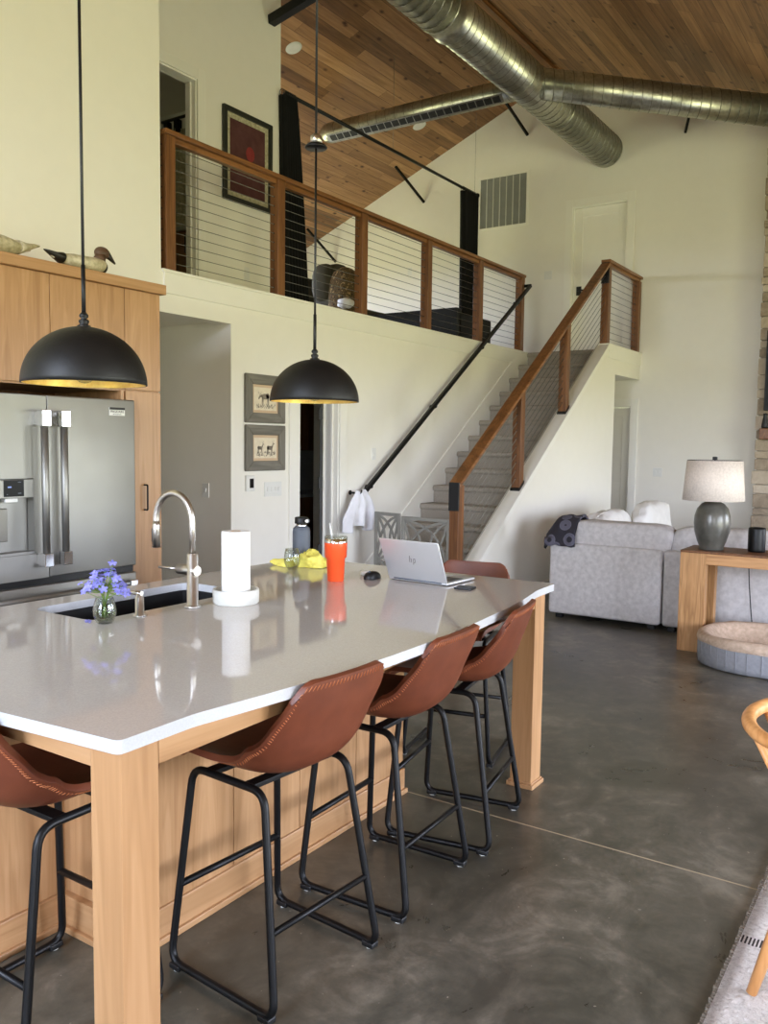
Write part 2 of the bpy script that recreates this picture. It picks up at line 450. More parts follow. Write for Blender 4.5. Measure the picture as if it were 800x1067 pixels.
def far_door(n, y0, y1, z0, z1, handle_y=None):
    t = MB(); c = .095
    t.box(Xf-.02, Xf+.0, y0-c, y0+.005, z0, z1+c); t.box(Xf-.02, Xf, y1-.005, y1+c, z0, z1+c)
    t.box(Xf-.02, Xf, y0+.005, y1-.005, z1-.005, z1+c)
    t.box(Xf, Xf+.15, y0-.001, y0+.018, z0, z1); t.box(Xf, Xf+.15, y1-.018, y1+.001, z0, z1); t.box(Xf, Xf+.15, y0+.018, y1-.018, z1-.018, z1)
    struct(t, 'trim_%d' % n, 'trim', bevel=.003)
    d = MB(); x = Xf+.06; s = .11
    d.box(x+.012, x+.04, y0+.02, y1-.02, z0+.01, z1-.02)
    d.box(x, x+.04, y0+.02, y0+.02+s, z0+.01, z1-.02); d.box(x, x+.04, y1-.02-s, y1-.02, z0+.01, z1-.02)
    d.box(x, x+.04, y0+.02+s, y1-.02-s, z1-.02-s, z1-.02); d.box(x, x+.04, y0+.02+s, y1-.02-s, z0+.01, z0+.2)
    d.box(x, x+.04, y0+.02+s, y1-.02-s, z0+.95, z0+1.06) if n == 2 else None
    o = struct(d, 'door_%d' % n, 'trim', bevel=.003)
    if handle_y:
        h = MB(); hz = 3.67
        h.box(x-.012, x, handle_y-.035, handle_y+.035, hz-.06, hz+.06)
        h.tube([(x, handle_y, hz), (x-.05, handle_y, hz)], .01); h.bar((x-.05, handle_y+.01, hz), (x-.05, handle_y-.11, hz), .014, .02)
        h.build('door_handle', 'blackmat', o, bevel=.002)
far_door(1, 3.735, 4.50, LZ, 4.79, 4.40)
far_door(2, 3.60, 4.40, 0, 2.09)

# loft wall
b = MB(); T = .14
b.box(-3.2, 4.215, Yw, Yw+T, LZ, roof(Yw)+.02)
b.box(-3.2, 3.60, Yw, Yw+T, 0, LZ)
b.box(3.60, 4.915, Yw, Yw+T, 2.465, LZ)
b.box(4.915, 5.74, Yw, Yw+T, 0, LZ); b.box(5.74, 6.33, Yw, Yw+T, 2.09, LZ); b.box(6.33, 10.42, Yw, Yw+T, 0, LZ)
struct(b, 'wall_left', 'wall')
struct(MB().box(4.235, 10.42, Yw-.014, Yw+.002, 2.60, LZ-.018).box(4.215, 10.43, Yw-.022, Yw+T, LZ-.018, LZ+.004), 'trim_ledge', 'trim', bevel=.003)
# laundry doorway trim
t = MB(); c = .10
t.box(5.74-c-.03, 5.745, Yw-.02, Yw, 0, 2.09+c); t.box(6.325, 6.33+c, Yw-.02, Yw, 0, 2.09+c); t.box(5.745, 6.325, Yw-.02, Yw, 2.085, 2.09+c)
t.box(5.739, 5.757, Yw, Yw+T, 0, 2.09); t.box(6.313, 6.331, Yw, Yw+T, 0, 2.09)
t.box(6.29, 6.313, Yw+.05, Yw+.075, 0, 2.07)
struct(t, 'trim_3', 'trim', bevel=.003)
d = MB(); d.obox((0, .30, 1.03), (.035, .58, 2.03)); d.obox((-.02, .30, 1.5), (.012, .36, .75)); d.obox((-.02, .30, .55), (.012, .36, .75))
dr = struct(d, 'door_3', 'trim', bevel=.003); dr.location = (6.30, Yw+T+.0, 0); dr.rotation_euler = (0, 0, math.radians(-43))
for z in (.55, 1.18, 1.82):
    MB().box(-.062, -.026, -.035, .0, z-.05, z+.05).build('hinge', 'blackmat', dr)
MB().box(-.05, -.03, -.032, -.012, .1, 2.0).build('hinge_edge_strip', 'blackmat', dr)  # black strip along the hinge edge, between door and jamb

# hall behind the opening, laundry room, loft floor
struct(MB().box(4.915, 5.02, Yw+T, 8.2, 0, 2.50).box(3.46, 3.60, Yw+T, 8.2, 0, 2.5).box(3.46, 5.02, 8.2, 8.3, 0, 2.5), 'wall_hall', 'wall')
struct(MB().box(3.46, 5.02, Yw+T, 8.3, 2.49, 2.56), 'ceiling_hall', 'wall')
struct(MB().box(5.02, 9.2, 7.2, 7.3, 0, 2.55).box(9.1, 9.2, Yw+T, 7.2, 0, 2.55), 'wall_laundry', 'wall')
struct(MB().box(4.2, 11.3, Yw+T, 9.8, 2.57, LZ-.004).box(10.42, 11.3, Yw, Yw+T, 2.45, LZ-.004), 'floor_loft', 'carpet')
# bathroom block in the loft
b = MB(); t0 = 5.85
b.box(4.2, 4.85, t0, t0+.13, LZ, roof(t0)+.0); b.box(5.65, 6.80, t0, t0+.13, LZ, roof(t0)); b.box(4.85, 5.65, t0, t0+.13, 4.80, roof(t0))
b.prism([(t0+.13, LZ), (9.8, LZ), (9.8, roof(9.8)), (t0+.13, roof(t0+.13))], 'X', 6.68, 6.80)
b.prism([(Yw+T, LZ), (9.8, LZ), (9.8, roof(9.8)), (Yw+T, roof(Yw+T))], 'X', 4.07, 4.2)
struct(b, 'wall_loft', 'wall')
t = MB(); c = .09
t.box(5.645, 5.65+c, t0-.02, t0, LZ, 4.8+c); t.box(4.85-c, 4.855, t0-.02, t0, LZ, 4.8+c); t.box(4.855, 5.645, t0-.02, t0, 4.795, 4.8+c)
t.box(5.632, 5.651, t0, t0+.13, LZ, 4.8); t.box(4.849, 4.868, t0, t0+.13, LZ, 4.8); t.box(4.868, 5.632, t0, t0+.13, 4.782, 4.8)
t.box(5.615, 5.632, t0+.05, t0+.07, LZ, 4.78)
struct(t, 'trim_4', 'trim', bevel=.003)
struct(MB().box(4.2, 6.68, 8.0, 8.1, LZ, 5.2), 'wall_bathroom', 'wall')
struct(MB().box(4.2, 6.68, t0+.13, 8.0, 5.1, 5.16), 'ceiling_bathroom', 'wall')

# walls with windows out of the picture (they light the room)
b = MB(); HR = roof(-4.2)
xs = [(-3.2, 1.2), (3.2, 3.4), (5.6, 8.35), (10.8, 11.45)]
for a0, a1 in xs: b.box(a0, a1, -4.35, -4.2, 0, HR)
b.box(-3.2, 11.45, -4.35, -4.2, 2.55, HR)
b.box(1.2, 5.6, -4.35, -4.2, 0, .12); b.box(8.35, 10.8, -4.35, -4.2, 0, .12)
struct(b, 'wall_right', 'wall')
b = MB()
def bcol(y0, y1, z0, z1=None):
    pts = [(y0, z0), (y1, z0)] + ([(y1, roof(y1)), (y0, roof(y0))] if z1 is None and not (y0 < RY < y1) else [(y1, roof(y1)), (RY, RZ), (y0, roof(y0))] if z1 is None else [(y1, z1), (y0, z1)])
    b.prism(pts, 'X', -3.2, -3.05)
bcol(-4.2, -3.9, 0); bcol(-3.9, -2.1, 2.7); bcol(-3.9, -2.1, 0, .15); bcol(-2.1, .6, 0); bcol(.6, 3.0, 4.2); bcol(.6, 3.0, 0, 1.1); bcol(3.0, Yw, 0)
struct(b, 'wall_back', 'wall')
n = 0
for (x0, x1) in ((1.2, 3.2), (3.4, 5.6), (8.35, 10.8)):
    n += 1; f = MB(); c = .05
    f.box(x0, x1, -4.32, -4.24, .12, .12+c); f.box(x0, x1, -4.32, -4.24, 2.55-c, 2.55)
    for x in (x0, (x0+x1)/2-c/2, x1-c): f.box(x, x+c, -4.32, -4.24, .12+c, 2.55-c)
    struct(f, 'window_%d' % n, 'blackmat')
for (y0, y1, zt, zb) in ((-3.9, -2.1, 2.7, .15), (.6, 3.0, 4.2, 1.1)):
    n += 1; f = MB(); c = .05
    f.box(-3.17, -3.09, y0, y1, zb, zb+c); f.box(-3.17, -3.09, y0, y1, zt-c, zt)
    for y in (y0, (y0+y1)/2-c/2, y1-c): f.box(-3.17, -3.09, y, y+c, zb+c, zt-c)
    struct(f, 'window_%d' % n, 'blackmat')
# eave wall of the loft with a low window band
struct(MB().box(4.2, 6.9, 9.6, 9.75, 0, roof(9.6)).box(9.9, 11.3, 9.6, 9.75, 0, roof(9.6)).box(6.9, 9.9, 9.6, 9.75, 0, 3.2).box(6.9, 9.9, 9.6, 9.75, 4.35, roof(9.6)), 'wall_eave', 'wall')
f = MB(); c = .05
f.box(6.9, 9.9, 9.63, 9.70, 3.2, 3.2+c).box(6.9, 9.9, 9.63, 9.70, 4.35-c, 4.35)
for x in (6.9, 8.375, 9.85): f.box(x, x+c, 9.63, 9.70, 3.2+c, 4.35-c)
struct(f, 'window_6', 'blackmat')
# ------------------------------------------------------------------ stairs
RISE, RUN, X0 = .184, .264, 6.44
def nose(k): return X0+RUN*k
st = thing('staircase', (6.7, 4.15, 0), 'carpeted staircase climbing along the cream wall to the loft', 'stairs')
for k in range(1, 16):
    x, z = nose(k), RISE*k
    if k == 15: x = 10.40
    x1 = nose(k+1)+.03 if k < 15 else 11.29
    zb = z-RISE
    r = .026; pts = [(x+.024, zb-.0), (x+.024, z-.062)]
    for q in range(9):
        a = -PI/2-PI*q/8*1.0
        pts.append((x+r+r*math.cos(a)*1.0, z-.031+.031*math.sin(a)))
    pts += [(x1, z), (x1, zb)]
    y0, y1 = 3.622, Yw-.016
    b = MB(); b.prism(pts, 'Y', y0, y1 if k < 15 else Yw+.14)
    b.build('step', 'carpet', st, world=True, bevel=.006)
# knee wall / closed side of the stairs, landing fascia
kz = lambda x: 2.763+.697*(x-10.05)
b = MB()
b.prism([(6.53, 0), (6.53, kz(6.53)), (10.05, 2.763), (11.30, 2.763), (11.30, 2.43), (10.32, 2.43), (10.32, 0)], 'Y', 3.50, 3.62)
struct(b, 'wall_stairs', 'wall')
struct(MB().box(10.32, 11.3, 3.62, 4.72, 2.43, 2.56).box(10.24, 10.32, 3.62, 4.72, 0, 2.385), 'wall_alcove', 'wall')
b = MB()
b.prism([(6.535, kz(6.535)-.05), (6.535, kz(6.535)+.016), (10.045, 2.779), (10.045, 2.713)], 'Y', 3.485, 3.50)
b.box(10.045, 11.3, 3.488, 3.50, 2.61, 2.765)
b.box(10.03, 11.3, 3.482, 3.64, 2.763, 2.779)
b.prism([(6.52, kz(6.52)+.001), (6.52, kz(6.52)+.017), (10.04, kz(10.04)+.017), (10.04, kz(10.04)+.001)], 'Y', 3.487, 3.637)
struct(b, 'trim_5', 'trim')
# skirt board against the loft wall
sk = lambda x: .99+.697*(x-7.642)
struct(MB().prism([(6.5, 0), (6.5, sk(6.5)), (10.02, sk(10.02)), (10.45, 2.755), (10.45, 2.3), (7.2, 0)], 'Y', Yw-.015, Yw), 'trim_6', 'trim')
b = MB()
b.box(6.44, 10.32, 3.487, 3.50, 0, .13)
struct(b, 'baseboard_stairs', 'trim', bevel=.003)
b = MB(); b.box(Xf-.014, Xf, -4.2, 3.50, 0, .13); struct(b, 'baseboard_far', 'trim')
b = MB(); b.box(4.915, 5.61, Yw-.014, Yw, 0, .13).box(6.43, 6.5, Yw-.014, Yw, 0, .13); struct(b, 'baseboard_left', 'trim')

# ------------------------------------------------------------------ cable railings
def post(parent, x0, x1, y0, y1, z0, z1, holes=()):
    p = MB().box(x0, x1, y0, y1, z0, z1).build('post', 'cedar', parent, world=True, bevel=.004)
    for z in holes: MB().tube([(x0-.003, (y0+y1)/2, z), (x1+.003, (y0+y1)/2, z)], .0065, 8).build('cable_sleeve', 'blackmat', p, shift=parent.location)
    return p
lr = thing('cable_railing', (4.3, Yw+.05, LZ), 'long loft railing of cedar posts and horizontal steel cables above kitchen wall', 'railing')
zs = [LZ+.07+i*.0735 for i in range(12)]
PX = [4.314, 5.517, 6.722, 7.925, 9.115, 10.275]
y0, y1 = Yw+.002, Yw+.092
for i, x in enumerate(PX): post(lr, x-.045, x+.045, y0, y1, LZ+.004, LZ+.945, zs)
MB().box(4.26, 10.33, y0-.012, y1+.012, LZ+.945, LZ+.98).build('top_rail', 'cedar_x', lr, world=True, bevel=.004)
MB().box(4.27, 10.315, y0+.02, y1-.02, LZ+.907, LZ+.945).build('sub_rail', 'cedar_x', lr, world=True, bevel=.003)
for z in zs: MB().tube([(4.36, Yw+.047, z), (10.23, Yw+.047, z)], .0028, 6).build('cable', 'cable', lr, world=True)
# stair railing
sr = thing('stair_railing', (6.45, 3.56, 0), 'sloping cedar and cable railing on the open side of the stairs', 'railing')
yy0, yy1 = 3.512, 3.602
hz = lambda x: 1.222+.697*(x-6.43)
p1 = MB().box(6.425, 6.525, yy0, yy1, 0, 1.20).build('post', 'cedar', sr, world=True, bevel=.004)
MB().box(6.415, 6.435, yy0-.004, yy1+.004, .98, 1.225).build('post_bracket', 'blackmat', sr, world=True, bevel=.002)
for x in (7.70, 8.83):
    b = MB(); zb = kz(x)+.03
    b.prism([(x-.045, zb-.02), (x+.045, zb+.045), (x+.045, hz(x+.045)-.03), (x-.045, hz(x-.045)-.03)], 'Y', yy0, yy1)
    p = b.build('post', 'cedar', sr, world=True, bevel=.003)
    for i in range(10):
        z = kz(x)+.13+i*.078; MB().tube([(x-.047, 3.557, z-.03), (x+.047, 3.557, z+.03)], .0065, 8).build('cable_sleeve', 'blackmat', p, shift=sr.location)
    b = MB(); b.prism([(x-.055, kz(x-.055)+.017), (x+.05, kz(x+.05)+.017), (x+.05, kz(x+.05)+.045), (x-.055, kz(x-.055)+.037)], 'Y', yy0-.006, yy1+.006)
    b.build('post_foot', 'blackmat', sr, world=True)
xa, xb = 6.43, 10.02
b = MB(); b.prism([(xa, hz(xa)-.045), (xa, hz(xa)), (xb, hz(xb)), (xb, hz(xb)-.045)], 'Y', yy0-.012, yy1+.012)
b.build('hand_rail', 'cedar_x', sr, world=True, bevel=.005)
b = MB(); b.prism([(xa+.09, hz(xa+.09)-.085), (xa+.09, hz(xa+.09)-.044), (xb, hz(xb)-.044), (xb, hz(xb)-.085)], 'Y', yy0+.02, yy1-.02)
b.build('sub_rail', 'cedar_x', sr, world=True)
for i in range(10):
    o = .13+i*.078
    MB().tube([(6.52, 3.557, kz(6.52)+o), (10.03, 3.557, kz(10.03)+o)], .0028, 6).build('cable', 'cable', sr, world=True)
# landing railing
ar = thing('landing_railing', (10.06, 3.56, LZ), 'short level cedar and cable railing at the stair landing', 'railing')
zs2 = [LZ+.09+i*.078 for i in range(11)]
p = MB().box(10.02, 10.115, yy0, yy1, LZ+.016, LZ+.965).build('post', 'cedar', ar, world=True, bevel=.004)
MB().box(10.012, 10.022, yy0-.004, yy1+.004, LZ+.72, LZ+.965).build('post_bracket', 'blackmat', ar, world=True, bevel=.002)
p = MB().box(11.19, 11.28, yy0, yy1, LZ+.016, LZ+.935).build('post', 'cedar', ar, world=True, bevel=.004)
for z in zs2: MB().tube([(11.185, 3.557, z), (11.284, 3.557, z)], .006, 8).build('cable_sleeve', 'blackmat', p, shift=ar.location)
MB().box(10.02, 11.295, yy0-.012, yy1+.012, LZ+.965, LZ+1.0).build('top_rail', 'cedar_x', ar, world=True, bevel=.004)
MB().box(10.115, 11.295, yy0+.02, yy1-.02, LZ+.93, LZ+.965).build('sub_rail', 'cedar_x', ar, world=True)
for z in zs2: MB().tube([(10.115, 3.557, z), (11.19, 3.557, z)], .0028, 6).build('cable', 'cable', ar, world=True)

# wall handrail
wr = thing('wall_handrail', (6.6, 4.65, 1.08), 'black metal handrail slanting up the cream wall beside the stairs', 'handrail')
wy = 4.655; wz = lambda x: 1.095+.6845*(x-6.66)
pts = fillet([(6.66, wy, wz(6.66)), (10.30, wy, wz(10.30)), (10.34, wy+.03, wz(10.34)), (10.34, Yw+.02, wz(10.34))], .02)
b = MB()
d = Vector((1, 0, .6845)).normalized()
b.bar((6.64, wy, wz(6.64)), (10.33, wy, wz(10.33)), .034, .042)
b.build('rail', 'black', wr, world=True, bevel=.004)
MB().bar((10.31, wy-.016, wz(10.32)), (10.31, Yw+.015, wz(10.32)), .036, .036).build('rail_return', 'black', wr, world=True, bevel=.003)
for x in (6.78, 7.98, 9.05, 10.0):
    b = MB(); z = wz(x)
    b.tube(fillet([(x, wy, z-.02), (x, wy, z-.055), (x, Yw-.004, z-.055)], .02), .008, 8); b.tube([(x, Yw-.008, z-.055), (x, Yw, z-.055)], .03, 14)
    b.build('rail_bracket', 'black', wr, world=True)
hk = MB(); hk.tube(fillet([(6.51, Yw, 1.085), (6.51, 4.60, 1.085), (6.51, 4.59, 1.115)], .02), .009, 8); hk.tube([(6.51, Yw-.008, 1.085), (6.51, Yw, 1.085)], .022, 12)
tag(hk.build('wall_hook', 'black', loc=(6.51, Yw, 1.085)), 'black wall hook holding a white towel at the stair foot', 'hook')
# towel
def tw(u, v):
    s = .06+.17*min(1, v*1.5)**.8
    x = 6.51+(u-.5)*2*s+.012*math.sin(v*5)
    y = 4.605+.035*math.sin(u*17+v*2)*(.35+.65*v)+.012*noise.noise(Vector((u*5, v*5, 2)))
    z = 1.10-v*(.35+.03*math.sin(u*9+.6))+.02*math.cos(u*PI*2)*(1-v)
    return V(x, y, z)
b = MB(); b.grid(tw, 40, 24)
tag(b.build('hand_towel', 'towelwhite', loc=(6.51, 4.6, 1.1), solid=.006), 'white towel bunched on a hook below the black handrail', 'towel')

# freestanding gate
gt = thing('pet_gate', (6.45, 3.95, 0), 'grey openwork folding gate across the bottom of the stairs', 'gate')
def gate_panel(a, b_, z1):
    a, b_ = Vector((*a, 0)), Vector((*b_, 0)); d = (b_-a); L = d.length; d.normalize()
    P = lambda s, z: a+d*s+V(0, 0, z)
    w, t = .03, .02
    f = MB()
    f.bar(P(w/2, .02), P(w/2, z1), t, w, up=d); f.bar(P(L-w/2, .02), P(L-w/2, z1), t, w, up=d)
    f.bar(P(w, z1-w/2), P(L-w, z1-w/2), t, w); f.bar(P(w, .05), P(L-w, .05), t, w)
    f.build('gate_frame', 'gate', gt, world=True, bevel=.003)
    l = MB(); zt = z1-w; zb = .065; H = (zt-zb)/2
    xa, xb = w, L-w
    for kk in range(2):
        z0 = zb+kk*H; z2 = z0+H; zm = (z0+z2)/2; xm = (xa+xb)/2
        def arc(p, q, c, n=14):
            return [P(*(Vector(p)*(1-t_)**2+Vector(c)*2*t_*(1-t_)+Vector(q)*t_*t_)) for t_ in [i/n for i in range(n+1)]]
        for cu in (((xa, z0), (xb, z2), (xa+.1*L, z2-.1*H)), ((xa, z0), (xb, z2), (xb-.1*L, z0+.1*H)), ((xa, z2), (xb, z0), (xb-.1*L, z2-.1*H)), ((xa, z2), (xb, z0), (xa+.1*L, z0+.1*H)),
                   ((xa, z0), (xa, z2), (xa+.75*(xb-xa), zm)), ((xb, z0), (xb, z2), (xb-.75*(xb-xa), zm))):
            pts = arc(*cu)
            for i in range(len(pts)-1):
                e = (pts[i+1]-pts[i]).normalized()*.004
                l.bar(pts[i]-e, pts[i+1]+e, .012, .02, up=d.cross(V(0, 0, 1)).cross(pts[i+1]-pts[i]) if False else V(0, 0, 1) if abs((pts[i+1]-pts[i]).normalized().z) < .8 else d)
    l.build('lattice', 'gate', gt, world=True)
gate_panel((6.44, 3.60), (6.47, 4.115), .90)
gate_panel((6.475, 4.135), (6.53, 4.45), .92)

# ------------------------------------------------------------------ wall plates, prints
def plate(x, z, w, h, name, label, cat, n, parent_y=Yw, face='Y', group=None, rock=True):
    t = thing(name, (x, Yw if face == 'Y' else parent_y, z), label, cat, group)
    if face == 'Y':
        MB().box(-w/2, w/2, -.007, 0, -h/2, h/2).build('cover_plate', 'white_plastic', t, bevel=.002)
        for i in range(n):
            cx = (i-(n-1)/2)*.046
            MB().box(cx-.009, cx+.009, -.013, -.007, -.018, .018).build('toggle', 'white_plastic', t, bevel=.002)
    return t
plate(5.41, 1.16, .215, .12, 'light_switch', 'four-gang white switch plate beside the laundry doorway', 'light switch', 4)
plate(6.895, 1.448, .07, .115, 'light_switch', 'single white switch plate above the wall hook', 'light switch', 1)
def xplate(x, y, z, w, h, name, label, n, cat='light switch', mat='white_plastic'):
    t = thing(name, (x, y, z), label, cat)
    MB().box(-.007, 0, -w/2, w/2, -h/2, h/2).build('cover_plate', mat, t, bevel=.002)
    for i in range(n):
        c = (i-(n-1)/2)*.046
        if cat == 'outlet':
            for zz in (-.02, .02): MB().box(-.011, -.007, c-.015, c+.015, zz-.013, zz+.013).build('socket', mat, t, bevel=.002)
        else: MB().box(-.012, -.007, c-.009, c+.009, -.018, .018).build('toggle', mat, t, bevel=.002)
    return t
xplate(Xf, 4.832, 3.914, .115, .115, 'light_switch', 'two-gang white switch plate by the upstairs door', 2)
xplate(Xf, 7.107, 4.191, .075, .115, 'wall_outlet', 'white outlet plate on the gable wall of the loft', 1, 'outlet')
xplate(Xf, 3.218, 1.221, .12, .115, 'light_switch', 'white double switch plate on far wall above the sofa', 2)
xplate(4.915, 5.006, 1.157, .075, .115, 'light_switch', 'pale switch plate on the shaded hall wall', 1)
t = thing('loft_outlet', (6.30, 5.85, 3.19), 'white outlet plate under the maroon picture in the loft', 'outlet')
MB().box(-.036, .036, -.006, 0, -.06, .06).build('cover_plate', 'white_plastic', t, bevel=.002)
for zz in (-.02, .02): MB().box(-.015, .015, -.01, -.006, zz-.013, zz+.013).build('socket', 'white_plastic', t, bevel=.002)
t = thing('thermostat', (5.12, Yw, 1.217), 'small white thermostat with dark screen below the deer prints', 'thermostat')
MB().box(-.05, .05, -.02, 0, -.065, .065).build('case', 'white_plastic', t, bevel=.005)
MB().box(-.012, .034, -.022, -.0195, -.038, .038).build('screen', 'black_glass', t)

def deer(bm_, cx, cz, s, y, flip=1, head='down'):
    def E(x, z, rx, rz, a=0):
        pts = []
        for k in range(14):
            t_ = 2*PI*k/14; px_, pz_ = rx*math.cos(t_), rz*math.sin(t_)
            pts.append(V(cx+flip*(x+px_*math.cos(a)-pz_*math.sin(a))*s, y, cz+(z+px_*math.sin(a)+pz_*math.cos(a))*s))
        bm_.face([bm_.bm.verts.new(p) for p in pts])
    def Lk(x0, z0, x1, z1, w0, w1):
        d = Vector((x1-x0, z1-z0)).normalized(); n_ = Vector((-d.y, d.x))
        P = [(x0+n_.x*w0, z0+n_.y*w0), (x1+n_.x*w1, z1+n_.y*w1), (x1-n_.x*w1, z1-n_.y*w1), (x0-n_.x*w0, z0-n_.y*w0)]
        bm_.face([bm_.bm.verts.new(V(cx+flip*p[0]*s, y, cz+p[1]*s)) for p in P])
    E(0, 0, .34, .17); E(.22, .03, .16, .17)
    for x in (-.26, -.18, .2, .28): Lk(x, -.08, x+.02*(1 if x > 0 else -1), -.55, .045, .018)
    if head == 'down': Lk(-.28, .05, -.46, -.02, .09, .05); E(-.52, -.08, .12, .055, .9); hx, hz_ = -.50, .02
    else: Lk(-.26, .06, -.40, .32, .09, .05); E(-.46, .36, .12, .05, .3); hx, hz_ = -.42, .40
    Lk(hx, hz_, hx-.06, hz_+.28, .012, .008); Lk(hx+.02, hz_, hx+.16, hz_+.24, .012, .008)
    Lk(hx-.03, hz_+.15, hx-.14, hz_+.22, .01, .006); Lk(hx+.1, hz_+.13, hx+.16, hz_+.1, .01, .006)
def framed(z0, z1, x0, x1, label, kind):
    t = thing('framed_print', (x0, Yw, z0), label, 'picture', 'grey framed deer prints on the cream wall')
    c = .082; W_, H_ = x1-x0, z1-z0
    def rail(pts, mat): MB().prism(pts, 'Y', -.028, -.001).build('frame_rail', mat, t, bevel=.006)
    rail([(0, 0), (W_, 0), (W_-c, c), (c, c)], 'frame_grey'); rail([(0, H_), (W_, H_), (W_-c, H_-c), (c, H_-c)], 'frame_grey')
    rail([(0, 0), (c, c), (c, H_-c), (0, H_)], 'frame_grey_z'); rail([(W_, 0), (W_-c, c), (W_-c, H_-c), (W_, H_)], 'frame_grey_z')
    MB().box(c-.005, W_-c+.005, -.012, -.002, c-.005, H_-c+.005).build('picture_mat', 'mat', t)
    q = .022
    pr_ = MB().box(c+q, W_-c-q, -.0135, -.012, c+q, H_-c-q).build('print', 'print', t)
    d = MB(); ym = -.0142
    if kind == 1: deer(d, W_/2, H_/2+.02, .14, ym)
    else:
        deer(d, W_/2-.065, H_/2-.0, .085, ym, -1, 'up'); deer(d, W_/2+.055, H_/2+.0, .10, ym, -1, 'up')
    for i in range(60):
        x = c+q+.02+random.random()*(W_-2*c-2*q-.04); z = c+q+.015+random.random()*.03
        d.face([d.bm.verts.new(p) for p in (V(x, ym, z), V(x+.01, ym, z), V(x+.004, ym, z+.008+.012*random.random()))])
    d.build('drawing', 'ink', pr_)
    return t
framed(1.706, 2.098, 5.06, 5.54, 'upper of two grey framed deer prints, one deer grazing', 1)
framed(1.315, 1.690, 5.062, 5.542, 'lower grey framed deer print, two deer with raised heads', 2)
# loft picture
t = thing('wall_picture', (5.965, 5.85, 3.83), 'large dark framed maroon picture on the loft wall', 'picture')
pw, ph = .68, .86; c = .045
MB().prism([(0, 0), (pw, 0), (pw-c, c), (c, c)], 'Y', -.035, -.001).prism([(0, ph), (pw, ph), (pw-c, ph-c), (c, ph-c)], 'Y', -.035, -.001).prism([(0, 0), (c, c), (c, ph-c), (0, ph)], 'Y', -.035, -.001).prism([(pw, 0), (pw-c, c), (pw-c, ph-c), (pw, ph)], 'Y', -.035, -.001).build('picture_frame', 'frame_black', t, bevel=.004)
MB().box(c, pw-c, -.012, -.002, c, ph-c).build('border', 'cream', t)
p = MB().box(c+.05, pw-c-.05, -.0135, -.012, c+.05, ph-c-.05).build('print', 'maroon', t)
b = MB(); b.face([b.bm.verts.new(V(pw*.55+.06*math.cos(a*PI/14), -.0142, ph*.58+.07*math.sin(a*PI/14))) for a in range(28)]); b.build('red_disc', 'red', p)

# return-air vent on the gable wall
t = thing('wall_vent', (Xf, 5.55, 4.62), 'large pale louvred vent grille high on the gable wall', 'vent')
y0, y1, z0, z1 = 5.155, 5.945, 4.64, 5.40; c = .035
MB().box(Xf-.015, Xf-.001, y0, y0+c, z0, z1).box(Xf-.015, Xf-.001, y1-c, y1, z0, z1).box(Xf-.015, Xf-.001, y0+c, y1-c, z0, z0+c).box(Xf-.015, Xf-.001, y0+c, y1-c, z1-c, z1).build('grille_frame', 'trim', t, world=True, bevel=.002)
b = MB(); b.box(Xf-.006, Xf-.001, y0+c, y1-c, z0+c, z1-c); nz = 46
for i in range(nz):
    z = z0+c+(z1-z0-2*c)*(i+.5)/nz; b.obox((Xf-.009, (y0+y1)/2, z), (.012, y1-y0-2*c, .002), Euler((0, .6, 0)).to_matrix())
b.build('louvres', 'ventdark', t, world=True)
for i in range(1, 7):
    y = y0+c+(y1-y0-2*c)*i/7
    MB().box(Xf-.017, Xf-.003, y-.006, y+.006, z0+c, z1-c).build('divider', 'vent', t, world=True)

# ------------------------------------------------------------------ ducts
DY, DZ, DR = 4.05, 5.46, .216
t = thing('main_duct', (7, DY, DZ), 'large galvanised spiral duct running along the ridge to the gable wall', 'duct')
b = MB(); b.tube([(-2.95, DY, DZ), (6.95, DY, DZ)], DR+.012, 48); b.tube([(6.95, DY, DZ), (11.297, DY, DZ)], DR, 48)
b.build('duct_pipe', 'duct', t, world=True)
def helix(p0, p1, R, pitch, r, segn=5, step=20):
    p0, p1 = Vector(p0), Vector(p1); d = p1-p0; L = d.length; d.normalize()
    x = d.cross(V(0, 0, 1)).normalized(); y = d.cross(x); N = int(L/pitch*step)
    return [p0+d*(L*i/N)+(x*math.cos(2*PI*i/step)+y*math.sin(2*PI*i/step))*R for i in range(N+1)]
b = MB(); b.tube(helix((7.1, DY, DZ), (11.26, DY, DZ), DR, .115, 0, 5, 32), .0055, 6); b.tube(helix((3.5, DY, DZ), (6.8, DY, DZ), DR+.012, .115, 0, 5, 32), .0055, 6)
b.build('spiral_seam', 'duct_seam', t, world=True)
b = MB()
b.tube([(6.838, DY, DZ), (6.862, DY, DZ), (6.863, DY, DZ), (7.087, DY, DZ), (7.088, DY, DZ), (7.112, DY, DZ)], [DR+.02, DR+.02, DR+.013, DR+.013, DR+.02, DR+.02], 48); b.build('coupling_sleeve', 'duct', t, world=True)
for x in (8.50, 9.62): MB().tube([(x-.012, DY, DZ), (x+.012, DY, DZ)], DR+.006, 48).build('coupling_band', 'duct', t, world=True)
